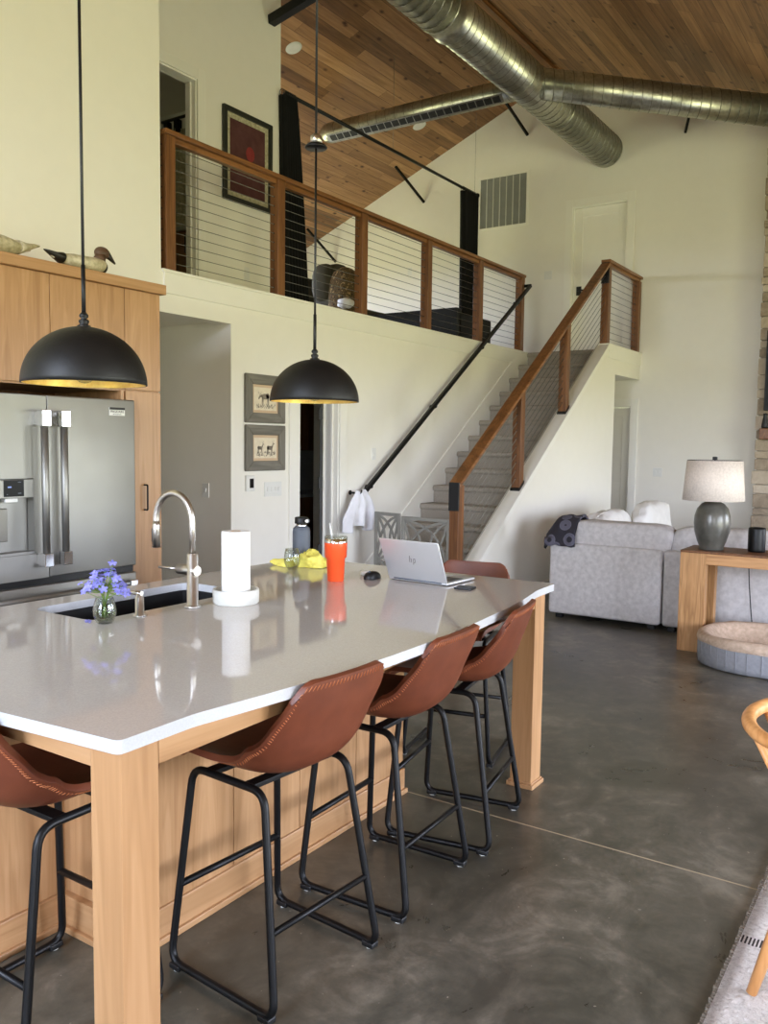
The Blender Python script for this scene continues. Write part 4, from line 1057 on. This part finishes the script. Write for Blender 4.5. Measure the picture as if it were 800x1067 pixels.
# crumpled yellow cloth
def crump(seed, amp):
    def f(p):
        n1 = noise.noise(Vector((p.x*16+seed, p.y*16, p.z*16))); n2 = noise.noise(Vector((p.x*38+seed, p.y*38, p.z*38)))+.7*abs(noise.noise(Vector((p.x*75+seed, p.y*75, p.z*75))))
        q = p*(1+amp*n1+amp*.5*abs(n2)); q.z = max(q.z, -.001-0*q.z); return q
    return f
yc = thing('cleaning_cloth', (3.42, 2.71, .922), 'crumpled yellow cleaning cloth behind the drinking glass', 'cloth')
b = MB(); b.ell((0, 0, 0), .07, .085, .066, .9, 90, 60, fn=crump(3.1, .62)); b.build('cloth_bunch', 'glove_yellow', yc)
b = MB(); b.ell((-.06, .125, 0), .055, .07, .03, .9, 60, 36, fn=crump(9.4, .6)); b.build('cloth_corner', 'glove_yellow', yc)

# laptop, mouse, phone
lt = thing('laptop', (3.42, 2.0, .92), 'open silver laptop seen from the back of its lid', 'laptop')
lt.rotation_euler = (0, 0, math.radians(-3))
bw = .323
MB().box(-.125, .115, -bw/2, bw/2, .003, .015).build('base', 'silver', lt, bevel=.004, seg=3)
MB().box(-.08, .035, -bw/2+.015, bw/2-.015, .0151, .0162).build('keyboard', 'slate', lt)
MB().box(.045, .105, -.05, .05, .0151, .0158).build('touchpad', 'silver', lt)
for x in (-.11, .1):
    for y in (-.14, .14): MB().box(x-.008, x+.008, y-.008, y+.008, 0, .004).build('rubber_foot', 'blackmat', lt)
tilt = Matrix.Translation((-.122, 0, .012)) @ Matrix.Rotation(math.radians(-24), 4, 'Y')
ld = MB().box(-.004, .003, -bw/2, bw/2, .0, .208).build('screen_lid', 'silver', lt, bevel=.003, seg=3); ld.matrix_local = tilt
MB().box(.0031, .0042, -bw/2+.006, bw/2-.006, .012, .203).build('screen', 'black_glass', ld)
MB().tube([(.0, -bw/2+.03, .0), (.0, bw/2-.03, .0)], .006, 12).build('hinge', 'slate', ld)
b = MB()
def slant(y0, z0, y1, z1, w=.0022):
    b.bar((-.0046, y0, z0), (-.0046, y1, z1), .0009, w, up=(0, 1, .3)) 
# four slanted strokes of the lid emblem
for (a_, c_) in (((.016, .096), (.010, .130)), ((.007, .096), (.003, .114)), ((-.002, .084), (-.0085, .114)), ((-.013, .096), (-.0165, .114))): slant(*a_, *c_)
slant(.0095, .1155, .003, .1155); slant(-.008, .1155, -.0165, .1155); slant(-.005, .0955, -.013, .0955)
b.build('emblem', 'logo', ld)
ms = thing('computer_mouse', (3.262, 2.235, .92), 'black computer mouse left of the laptop', 'mouse')
MB().ell((0, 0, .004), .05, .032, .032, .85, 28, 16, fn=lambda p: V(p.x, p.y, max(p.z, -.003))).build('shell', 'blackmat', ms)
MB().ell((-.02, 0, .034), .010, .003, .006).build('wheel', 'slate', ms)
ec = thing('earbud_case', (3.33, 2.315, .92), 'small white rounded case beside the black mouse', 'case')
MB().ell((0, 0, .012), .026, .03, .0125, .7, 24, 14).build('case_body', 'white_plastic', ec)
MB().tube([V(.0265*math.cos(a*PI/12), .0305*math.sin(a*PI/12), .014) for a in range(24)], .0006, 4, closed=True).build('seam', 'vent', ec)
pn = thing('phone', (3.285, 1.755, .92), 'small dark phone lying right of the laptop', 'phone'); pn.rotation_euler = (0, 0, math.radians(8))
MB().box(-.035, .035, -.04, .04, .0005, .009).build('case_body', 'blackmat', pn, bevel=.003, seg=3)
MB().box(-.032, .032, -.037, .037, .0091, .0096).build('screen', 'slate', pn)

# ------------------------------------------------------------------ bar stools
def make_stool(label, group='cognac leather counter stools around the island'):
    t = thing('bar_stool', (0, 0, 0), label, 'bar stool', group)
    P = [(.232, .622), (.236, .642), (.215, .655), (.15, .651), (.07, .640), (0, .631), (-.07, .628), (-.13, .640), (-.180, .672), (-.212, .72), (-.232, .78), (-.254, .845), (-.276, .93)]
    Wd = [.178, .196, .206, .216, .222, .228, .234, .238, .238, .234, .224, .208, .186]
    Hh = [.000, .004, .010, .020, .034, .052, .072, .090, .092, .076, .052, .030, .012]
    n = len(P)-1
    def cr(L, x):
        x = min(max(x, 0), n-1e-6); i = int(x); f = x-i
        a, b_, c, d = L[max(i-1, 0)], L[i], L[i+1], L[min(i+2, n)]
        return .5*((2*b_)+(-a+c)*f+(2*a-5*b_+4*c-d)*f*f+(-a+3*b_-3*c+d)*f**3)
    Py = [p[0] for p in P]; Pz = [p[1] for p in P]
    def surf(u, v, off=0.0):
        x = (u*2-1); ax = abs(x)
        e = max(0, (ax-.72)/.28)**2.2
        vv = v*n
        vv = min(max(vv, .62*e*(1.0)), n-.72*e)
        y, z = cr(Py, vv), cr(Pz, vv)
        y2, z2 = cr(Py, min(vv+.05, n)), cr(Pz, min(vv+.05, n)); y1, z1 = cr(Py, max(vv-.05, 0)), cr(Pz, max(vv-.05, 0))
        ty, tz = y2-y1, z2-z1; L = math.hypot(ty, tz) or 1; ty /= L; tz /= L
        ny, nz = -tz, ty                 # for path going back (-y) then up: normal to the sitter's side
        if nz < 0 and vv < 6: ny, nz = -ny, -nz
        ny, nz = (tz, -ty)
        w, h = cr(Wd, vv), cr(Hh, vv)
        k = ax**2.6
        return V(x*w*(1-.06*k), y+ny*(h*k+off), z+nz*(h*k+off))
    b = MB(); g = b.grid(lambda u, v: surf(u, v), 26, 48)
    shell = b.build('seat_shell', 'leather', t)
    md = shell.modifiers.new('s', 'SOLIDIFY'); md.thickness = .019; md.offset = 0
    md = shell.modifiers.new('b', 'BEVEL'); md.width = .007; md.segments = 3; md.limit_method = 'ANGLE'; md.angle_limit = .9
    # whip stitching along the rim
    path = []
    for i in range(0, 100): path.append((.035, .02+.96*i/99))
    for i in range(1, 50): path.append((.035+.93*i/49, .985))
    path2 = [(1-.035, .98-.96*i/99) for i in range(100)]
    def outp(u, v, off):
        e_ = .004; u = min(max(u, 0), 1); v = min(max(v, 0), 1)
        p = surf(u, v); du = surf(min(u+e_, 1), v)-surf(max(u-e_, 0), v); dv = surf(u, min(v+e_, 1))-surf(u, max(v-e_, 0))
        n_ = du.cross(dv)
        if n_.length < 1e-9: n_ = V(0, -1, 0)
        n_.normalize()
        ref = V(0, -1, -.3) if v > .55 else V(0, -.2, -1)
        if u < .1: ref += V(-.8, 0, 0)
        if u > .9: ref += V(.8, 0, 0)
        if n_.dot(ref) < 0: n_ = -n_
        return p+n_*off
    q = MB(); full = path+path2; acc = 0
    pts = [outp(u, v, .0102) for u, v in full]
    for i in range(1, len(pts)-1):
        acc += (pts[i]-pts[i-1]).length
        if acc > .0072:
            acc = 0; u, v = full[i]
            if abs(v-.985) < .01: a, c = outp(u, v-.012, .0102), outp(u, v+.003, .0096)
            else:
                k_ = -.018 if u < .5 else .018
                a, c = outp(u-k_*.3, v, .0102), outp(u+k_*.7, v, .0096)
            dirv = (pts[i+1]-pts[i-1]).normalized()*.0022
            q.tube([a-dirv, c+dirv], .0013, 5)
    tag(q.build('stitching', 'leather_seam', t), None)
    # sled frame
    for s in (-1, 1):
        fr = [(s*.172, -.125, .603), (s*.172, .17, .603), (s*.222, .215, .018), (s*.222, -.215, .018)]
        MB().tube(fillet(fr, .05, closed=True, n=6), .0115, 12, closed=True).build('side_frame', 'black', t)
        for y in (-.185, .185):
            f = MB(); f.box(s*.222-.016, s*.222+.016, y-.022, y+.022, .004, .022); f.build('foot_pad', 'blackmat', t, bevel=.004)
            MB().lathe([(0, 0), (.012, 0), (.013, .004), (0, .004)], (s*.222, y, 0), seg=16).build('glide', 'white_plastic', t)
    MB().tube([(-.205, .196, .25), (.205, .196, .25)], .0105, 12).build('footrest', 'black', t)
    MB().tube([(-.208, -.181, .235), (.208, -.181, .235)], .0095, 12).build('crossbar', 'black', t)
    for y in (.10, -.06): MB().box(-.172, .172, y-.02, y+.02, .598, .612).build('seat_support', 'black', t, bevel=.002)
    return t
s0 = make_stool('cognac leather stool nearest the front corner leg, on the long side')
index_kids()
spots = [(1.872, 1.618, -4, None), (2.463, 1.612, 2, 'cognac leather stool in the middle of the long side'), (3.0, 1.625, 10, 'cognac leather stool at the far right corner leg'),
         (1.335, 1.982, -90, 'cognac leather stool cut off by the left edge of the photo'), (3.76, 2.035, 102, 'cognac leather stool mostly hidden behind the laptop')]
for i, (x, y, a, lb) in enumerate(spots):
    o = s0 if i == 0 else copy_tree(s0)
    if lb: o['label'] = lb
    o.location = (x, y, 0); o.rotation_euler = (0, 0, math.radians(a))

# ------------------------------------------------------------------ pendant lamps
def make_pendant(label):
    t = thing('pendant_lamp', (0, 0, 0), label, 'pendant lamp', 'black dome pendant lamps')
    R_ = .190
    outer = [(R_*math.cos(a), .178*math.sin(a)) for a in [PI/2*i/20 for i in range(20)]]+[(.012, .178)]
    MB().lathe(outer, seg=72).build('dome_shade', 'pendant', t, solid=.003)
    inner = [(max(.02, (R_-.004)*math.cos(a)), .174*math.sin(a)) for a in [PI/2*i/20 for i in range(21)]]
    MB().lathe(inner, seg=72).build('gold_lining', 'gold', t)
    MB().lathe([(0, .176), (.020, .176), (.021, .182), (.012, .187), (.016, .193), (.016, .199), (.008, .204), (.014, .210), (.014, .216), (.007, .224), (0, .224)], seg=28).build('finial', 'pendant', t)
    MB().lathe([(0, .174), (.020, .174), (.020, .108), (.014, .104), (0, .104)], seg=24).build('socket', 'pendant', t)
    MB().lathe([(0, .002), (.018, .006), (.030, .02), (.033, .038), (.026, .062), (.013, .084), (.012, .104), (0, .104)], seg=28).build('bulb', 'glass', t)
    return t
p0 = make_pendant('near black dome pendant with gold lining, hanging before the refrigerator')
index_kids()
p1 = copy_tree(p0); p1['label'] = 'farther black dome pendant, hanging before the deer prints'
RIM = 1.729
for t, (x, y), zc in ((p0, (1.734, 2.30), 3.1), (p1, (2.901, 2.30), 2.79)):
    t.location = (x, y, RIM)
    MB().tube([V(0, 0, .22), V(0, 0, .37)], .0068, 10).build('cord_sleeve', 'pendant', t)
    zt = zc-RIM
    MB().tube([V(0, 0, .22), V(0, 0, zt)], .0048, 8).build('cord', 'blackmat', t)
    MB().lathe([(0, zt-.004), (.045, zt-.004), (.048, zt), (.04, zt+.010), (0, zt+.016)], seg=32).build('canopy', 'black', t)
    MB().lathe([(0, zt+.014), (.026, zt+.014), (.024, zt+.045), (.012, zt+.055), (0, zt+.055)], seg=20).build('junction_box', 'nickel', t)
    MB().tube([V(0, 0, zt+.05), V(0, 0, roof(y)-RIM+.02)], .0048, 8).build('ceiling_stem', 'blackmat', t)
# ------------------------------------------------------------------ sofa corner
sf = thing('sectional_sofa', (7.8, 1.5, 0), 'light grey fabric sectional sofa seen from behind', 'sofa')
def rbox(name, x0, x1, y0, y1, z0, z1, r, mat='sofa', parent=None, sh=None):
    return MB().box(x0, x1, y0, y1, z0, z1).build(name, mat, parent or sf, world=sh is None, shift=sh, bevel=r, seg=5)
rbox('back_frame', 7.18, 7.42, 1.985, 2.985, .045, .69, .03)
rbox('back_frame', 7.19, 7.42, -.6, 1.972, .045, .69, .03)
rbox('seat_base', 7.42, 8.15, -.6, 2.0, .045, .42, .04)
rbox('seat_base', 7.42, 9.75, 2.0, 2.80, .045, .42, .04)
rbox('side_back', 7.42, 9.78, 2.78, 2.985, .045, .69, .03)
for (y0, y1) in ((-.55, .28), (.3, 1.12), (1.14, 1.96)): rbox('seat_cushion', 7.44, 8.17, y0, y1, .41, .55, .05)
for (x0, x1) in ((7.45, 8.2), (8.22, 8.97), (8.99, 9.74)): rbox('seat_cushion', x0, x1, 1.98, 2.78, .41, .55, .05)
def cush(name, c, r, parent, mat, rot=(0, 0, 0), e=.45, seed=0, amp=.05, sh=None):
    b = MB(); c = Vector(c)
    if sh is not None: c = c-sh
    def f(p):
        k = 1+amp*noise.noise(Vector((p.x*6+seed, p.y*6, p.z*6)))+amp*.5*noise.noise(Vector((p.x*17+seed, p.y*17, p.z*17)))
        return p*k
    b.ell(c, *r, e, 44, 28, fn=f, rot=Euler(rot).to_matrix()); return b.build(name, mat, parent)
sl = sf.location
cush('back_cushion', (7.345, 2.40, .73), (.13, .47, .165), sf, 'sofa', (0, 0, 0), .35, 1, .05, sl)
cush('back_cushion', (7.37, 1.47, .72), (.13, .46, .175), sf, 'sofa', (0, .05, 0), .35, 5, .05, sl)
cush('back_cushion', (7.37, .55, .71), (.13, .46, .17), sf, 'sofa', (0, .05, 0), .35, 9, .05, sl)
cush('back_cushion', (7.37, -.25, .71), (.13, .36, .17), sf, 'sofa', (0, .05, 0), .35, 12, .05, sl)
for (x, y) in ((7.26, 2.9), (7.26, 2.07), (7.26, 1.9), (7.26, -.5), (8.05, -.5), (9.65, 2.1), (9.65, 2.9)): rbox('foot', x-.03, x+.03, y-.03, y+.03, 0, .05, .004, 'blackmat')
WP = (('white plump pillow at the far side, behind the sofa back', (8.25, 2.80, .70), (.50, .13, .215), 21), ('white plump pillow standing nearest the lamp side of the sofa', (9.1, 2.64, .735), (.46, .13, .235), 31),
      ('white pillow low on the sofa behind the table lamp', (8.0, 1.02, .73), (.1, .3, .16), 41))
for lb, c, r, sd_ in WP:
    t = thing('throw_pillow', (c[0], c[1], .55), lb, 'pillow', 'white pillows on the sofa')
    cush('pillow_cover', c, r, t, 'sofa_white', (-.12, 0, 0), .62, sd_, .13, t.location)
    b = MB(); n_ = 40
    b.tube([V(c[0]+r[0]*.98*math.copysign(abs(math.cos(a))**.62, math.cos(a)), c[1], c[2]+r[2]*.98*math.copysign(abs(math.sin(a))**.62, math.sin(a)))-t.location if r[0] > r[1] else V(c[0], c[1]+r[1]*.98*math.copysign(abs(math.cos(a))**.62, math.cos(a)), c[2]+r[2]*.98*math.copysign(abs(math.sin(a))**.62, math.sin(a)))-t.location for a in [2*PI*i/n_ for i in range(n_)]], .006, 6, closed=True)
    b.build('piping', 'sofa_white', t)
# patterned throw over the back corner
def thr(u, v):
    prof = [(7.160, .665), (7.158, .70), (7.175, .79), (7.22, .875), (7.30, .915), (7.40, .925), (7.48, .89), (7.52, .80)]
    x = v*(len(prof)-1); i = min(int(x), len(prof)-2); f = x-i
    px_ = prof[i][0]*(1-f)+prof[i+1][0]*f; pz_ = prof[i][1]*(1-f)+prof[i+1][1]*f
    y = 2.735+.285*u
    drop = max(0, (u-.55)/.45)**1.7
    nz = noise.noise(Vector((u*4, v*5, 7)))
    z = pz_-drop*.13*(1 if pz_ > .74 else .1)+.02*nz
    return V(px_-.012+.02*nz, y, z+(.045*(u < .0)))
b = MB(); b.grid(thr, 26, 30)
tag(b.build('throw_blanket', 'throw', loc=(7.2, 2.9, .69), solid=.022), 'dark throw with round medallions over the sofa back corner', 'blanket')

# ------------------------------------------------------------------ console table and what stands on it
ct = thing('console_table', (6.82, .9, 0), 'thick oak console table behind the sofa', 'table')
tx0, tx1, ty0, ty1 = 6.62, 7.02, -.3, 1.69
MB().box(tx0, tx1, ty0, ty1, .757, .775).build('top_veneer', 'darkwood', ct, world=True, bevel=.002)
MB().box(tx0, tx1, ty0+.19, ty1-.19, .675, .757).build('top_slab', 'oak_y', ct, world=True, bevel=.003)
for x in (tx0, tx1-.075):
    for (a, c) in ((ty1-.19, ty1), (ty0, ty0+.19)): MB().box(x, x+.075, a, c, 0, .757).build('leg', 'oak', ct, world=True, bevel=.003)
MB().box(tx0+.075, tx1-.075, ty1-.19, ty1, .675, .757).box(tx0+.075, tx1-.075, ty0, ty0+.19, .675, .757).build('end_rail', 'oak', ct, world=True)

tl = thing('table_lamp', (6.79, 1.505, .775), 'grey ceramic table lamp with linen drum shade on the console table', 'lamp')
MB().lathe([(0, 0), (.086, 0), (.09, .006), (.088, .02), (.108, .07), (.128, .14), (.134, .20), (.130, .26), (.113, .315), (.085, .35), (.05, .37), (.033, .376), (.033, .388), (.028, .392), (0, .392)], seg=56).build('lamp_base', 'ceramic', tl)
MB().lathe([(.224, .378), (.199, .68)], seg=64).build('lamp_shade', 'linen', tl, solid=.003)
MB().lathe([(.199, .68), (.2, .683), (.197, .683), (.197, .68)], seg=64).build('shade_rim', 'blackmat', tl)
b = MB(); b.tube([V(-.197, 0, .672), V(.197, 0, .672)], .003, 6); b.tube([V(0, -.197, .672), V(0, .197, .672)], .003, 6); b.tube([V(0, 0, .39), V(0, 0, .69)], .005, 8); b.build('harp', 'blackmat', tl)
MB().box(-.016, .016, -.016, .016, .685, .71).build('finial', 'blackmat', tl, bevel=.004)
MB().lathe([(0, .43), (.018, .44), (.03, .47), (.03, .5), (.016, .53), (.014, .56), (0, .56)], seg=20).build('bulb', 'white_plastic', tl)
sp = thing('smart_speaker', (6.86, 1.195, .775), 'small black cylindrical speaker on the console table', 'speaker')
MB().lathe([(0, 0), (.056, 0), (.061, .006), (.062, .02), (.062, .165), (.060, .178), (.054, .183), (0, .182)], seg=40).build('speaker_body', 'black', sp)
MB().lathe([(0, .1825), (.045, .1835), (.045, .185), (0, .1855)], seg=32).build('touch_top', 'black_glass', sp)
b = MB(); b.tube(fillet([V(7.06, 1.285, .757), V(7.06, 1.27, .5), V(7.065, 1.24, .2), V(7.06, 1.2, .006), V(7.1, .9, .006)], .08, n=8), .0045, 8)
tag(b.build('lamp_cord', 'blackmat', loc=(7.06, 1.2, 0)), 'thin dark cord hanging behind the console table', 'cord')

# pet bed
pb = thing('pet_bed', (6.51, .99, 0), 'oval pet bed with fleece lining under the console table', 'pet bed')
def oval(prof, seg=72, wob=0):
    b = MB(); rings = []
    for (k, z) in prof:
        rings.append([b.bm.verts.new(V((.42-k)*math.copysign(abs(math.cos(a))**.85, math.cos(a)), (.505-k)*math.copysign(abs(math.sin(a))**.85, math.sin(a)), z+wob*noise.noise(Vector((math.cos(a)*3, math.sin(a)*3, z*9+k*9))))) for a in [2*PI*i/seg for i in range(seg)]])
    for A, B in zip(rings, rings[1:]):
        for i in range(seg): b.face([A[i], A[(i+1) % seg], B[(i+1) % seg], B[i]], True)
    return b, rings
b, r_ = oval([(.03, .003), (.012, .01), (.004, .05), (.002, .17)]); b.face(r_[0][::-1]); wb = b
b, r_ = oval([(.0, .165), (-.008, .185), (.0, .215), (.03, .232), (.065, .225), (.095, .19), (.13, .13), (.17, .09)], wob=.012); b.build('fleece_rim', 'fleece', pb)
b, r_ = oval([(.16, .09), (.2, .105), (.3, .115)], wob=.03); b.face(r_[-1]); b.build('inner_cushion', 'fleece', pb)
b = wb
for i in range(44):
    a = 2*PI*i/44; p = V((.42-.001)*math.copysign(abs(math.cos(a))**.85, math.cos(a)), (.505-.001)*math.copysign(abs(math.sin(a))**.85, math.sin(a)), 0)
    b.tube([p+V(0, 0, .012), p+V(0, 0, .17)], .0022, 5)
b.build('outer_wall', 'bedside', pb)

# ------------------------------------------------------------------ stone fireplace
BX = 10.95; BY = 1.985
b = MB(); layer = b.bm.verts.layers.float.new('tone')
def stones(b, faceX):
    z = 0
    while z < 5.4:
        h = random.choice((.09, .11, .14, .17, .2))
        y = BY+random.uniform(-.012, .02); first = True
        while y > -1.6:
            w = random.uniform(.18, .48); y1 = max(y-w, -1.62)
            if z+h > roof(y1)-.01: y = y1; first = False; continue
            x = faceX-random.uniform(0, .035)
            x1 = 11.29 if first else faceX+.05
            n0 = len(b.bm.verts)
            b.box(x, x1, y1+.007, y-.005, z+.005, z+h-.006)
            b.bm.verts.ensure_lookup_table(); tn = random.random()
            for q in range(n0, len(b.bm.verts)): b.bm.verts[q][layer] = tn
            y = y1; first = False
        z += h
stones(b, BX)
fp = thing('stone_fireplace', (11.1, .2, 0), 'beige ledgestone chimney breast at the right edge of the photo', 'fireplace')
b.build('stone_blocks', 'stone', fp, world=True, bevel=.008)
MB().prism([(-1.6, 0), (BY-.03, 0), (BY-.03, roof(BY-.03)-.01), (-1.6, roof(-1.6)-.01)], 'X', BX+.008, 11.29).build('mortar_core', 'mortar', fp, world=True)
mt = thing('mantel_shelf', (10.87, .2, 1.64), 'thick cedar mantel shelf on the stone chimney breast', 'mantel')
MB().box(10.72, 10.915, -1.45, 1.90, 1.655, 1.785).build('beam', 'cedar_x', mt, world=True, bevel=.008)
for y in (1.5, -1.0): MB().box(10.80, 10.915, y-.04, y+.04, 1.58, 1.655).build('bracket', 'black', mt, world=True, bevel=.004)
tv = thing('wall_television', (10.9, .2, 2.0), 'black television on the stone, only its left edge in the photo', 'television')
MB().box(10.84, 10.915, .0, 1.885, 1.995, 2.925).build('housing', 'blackmat', tv, world=True, bevel=.006)
MB().box(10.836, 10.841, .015, 1.87, 2.01, 2.91).build('screen', 'black_glass', tv, world=True)
mo = thing('mantel_ornament', (10.84, 1.86, 1.785), 'small dark ornament on the end of the mantel shelf', 'ornament')
MB().lathe([(0, 0), (.035, 0), (.04, .02), (.03, .1), (.02, .15), (.028, .17), (0, .18)], seg=24).build('vessel', 'blackmat', mo)

# ------------------------------------------------------------------ rug and dining chair
b = MB(); 
def rg(u, v): return V(.2+3.9*u, -1.9+2.373*v, .012+.004*noise.noise(Vector((u*60, v*40, 0))))
rug = thing('area_rug', (2.1, -.7, 0), 'cream shaggy rug with woven dark dashes on the concrete floor', 'rug')
b.grid(rg, 90, 60); b.build('pile', 'rug', rug, world=True, solid=.012)
b = MB()
for i in range(240):
    x = .2+3.9*i/240; b.obox((x, .474+.006*random.random(), .008), (.007, .018, .01), Euler((0, 0, random.uniform(-.5, .5))).to_matrix())
tag(b.build('edge_stitching', 'ink', rug, world=True), kind='stuff')
dc = thing('dining_chair', (2.74, .13, .02), 'light beech dining chair with curved back rail, cut off by the frame', 'chair')
C0 = V(2.74, .19, 0); Rr = .282
RAIL = .742
arcp = [V(C0.x+Rr*math.cos(a)*.92, C0.y+Rr*math.sin(a), RAIL+.018*math.cos(a*1.0)) for a in [math.radians(d_) for d_ in range(-20, 204, 7)]]
MB().tube(arcp, [.015+.006*math.sin(PI*i/(len(arcp)-1)) for i in range(len(arcp))], 16).build('back_rail', 'beech', dc, world=True)
sx, sy = 2.73, .10
def seatf(b):
    b.ell((sx, sy, .445), .235, .235, .02, .55, 40, 12)
b = MB(); seatf(b); b.build('seat', 'beech', dc, world=True)
for (tx_, ty_, bx_, by_) in ((2.535, .27, 2.488, .390), (2.93, .27, 2.98, .385), (2.56, -.07, 2.50, -.16), (2.90, -.07, 2.96, -.16)):
    MB().tube([V(bx_, by_, .02), V((bx_+tx_)/2, (by_+ty_)/2, .25), V(tx_, ty_, .435)], [.0145, .019, .017], 14).build('leg', 'beech', dc, world=True)
for a_, sx_, sy_ in ((165, 2.545, .245), (140, 2.59, .28), (115, 2.66, .305), (90, 2.73, .31), (65, 2.80, .305), (40, 2.87, .28), (15, 2.91, .245)):
    a = math.radians(a_); q = V(C0.x+Rr*math.cos(a)*.92, C0.y+Rr*math.sin(a), RAIL-.008)
    MB().tube([V(sx_, sy_, .445), q], [.008, .0095], 10).build('spindle', 'beech', dc, world=True)

# ------------------------------------------------------------------ camera
from mathutils import Matrix as Mx
yaw, pit, rol = (math.radians(a) for a in (33.673, 4.628, -.744))
c_, s_ = math.cos(yaw), math.sin(yaw); cp, sp_ = math.cos(pit), math.sin(pit)
fw = V(c_*cp, s_*cp, -sp_); rt = V(s_, -c_, 0); dn = fw.cross(rt)
cr_, sr_ = math.cos(rol), math.sin(rol)
r2 = rt*cr_+dn*sr_; d2 = -rt*sr_+dn*cr_
cam = bpy.data.cameras.new('camera'); co = bpy.data.objects.new('camera', cam); COL.objects.link(co)
Rm = Mx((r2, -d2, -fw)).transposed()
co.matrix_world = Mx.Translation((0, 0, 1.555)) @ Rm.to_4x4()
cam.sensor_fit = 'VERTICAL'; cam.sensor_height = 36; cam.sensor_width = 27; cam.lens = 886.4*36/1067
cam.clip_start = .05; cam.clip_end = 200
S.camera = co

# ------------------------------------------------------------------ daylight
w = bpy.data.worlds.new('sky'); S.world = w; w.use_nodes = True; nt = w.node_tree
bg = nt.nodes['Background']; tc = nt.nodes.new('ShaderNodeTexCoord'); sx = nt.nodes.new('ShaderNodeSeparateXYZ'); rp = nt.nodes.new('ShaderNodeValToRGB')
nt.links.new(tc.outputs['Generated'], sx.inputs[0])
mr = nt.nodes.new('ShaderNodeMapRange'); mr.inputs['From Min'].default_value = -1; mr.inputs['From Max'].default_value = 1
nt.links.new(sx.outputs['Z'], mr.inputs['Value']); nt.links.new(mr.outputs[0], rp.inputs['Fac'])
e = rp.color_ramp.elements; e[0].position = 0; e[0].color = (.36, .37, .2, 1); e[1].position = 1; e[1].color = (.62, .80, 1.15, 1)
x = e.new(.488); x.color = (.46, .47, .27, 1); x = e.new(.515); x.color = (.93, 1.0, 1.18, 1)
nt.links.new(rp.outputs['Color'], bg.inputs['Color']); bg.inputs['Strength'].default_value = SKY = 23.0
def portal(name, loc, rot, sx_, sy_):
    l = bpy.data.lights.new(name, 'AREA'); l.shape = 'RECTANGLE'; l.size = sx_; l.size_y = sy_; l.cycles.is_portal = True
    o = bpy.data.objects.new(name, l); COL.objects.link(o); o.location = loc; o.rotation_euler = rot
for i, (a, c) in enumerate(((1.2, 3.2), (3.4, 5.6), (8.35, 10.8))): portal('window_daylight', ((a+c)/2, -4.28, 1.335), (PI/2, 0, 0), c-a, 2.43)
portal('window_daylight', (-3.13, -3.0, 1.425), (0, -PI/2, 0), 2.55, 1.8)
portal('window_daylight', (-3.13, 1.8, 2.65), (0, -PI/2, 0), 3.1, 2.4)
portal('window_daylight', (8.4, 9.67, 3.775), (-PI/2, 0, 0), 3.0, 1.15)

S.view_settings.view_transform = 'Standard'; S.view_settings.look = 'None'; S.view_settings.gamma = 1; S.view_settings.use_curve_mapping = False
S.view_settings.exposure = -0.12
S.cycles.use_denoising = True
S.cycles.max_bounces = 10; S.cycles.diffuse_bounces = 6; S.cycles.glossy_bounces = 5; S.cycles.transmission_bounces = 8
S.cycles.caustics_reflective = False; S.cycles.caustics_refractive = False
S.cycles.sample_clamp_indirect = 8
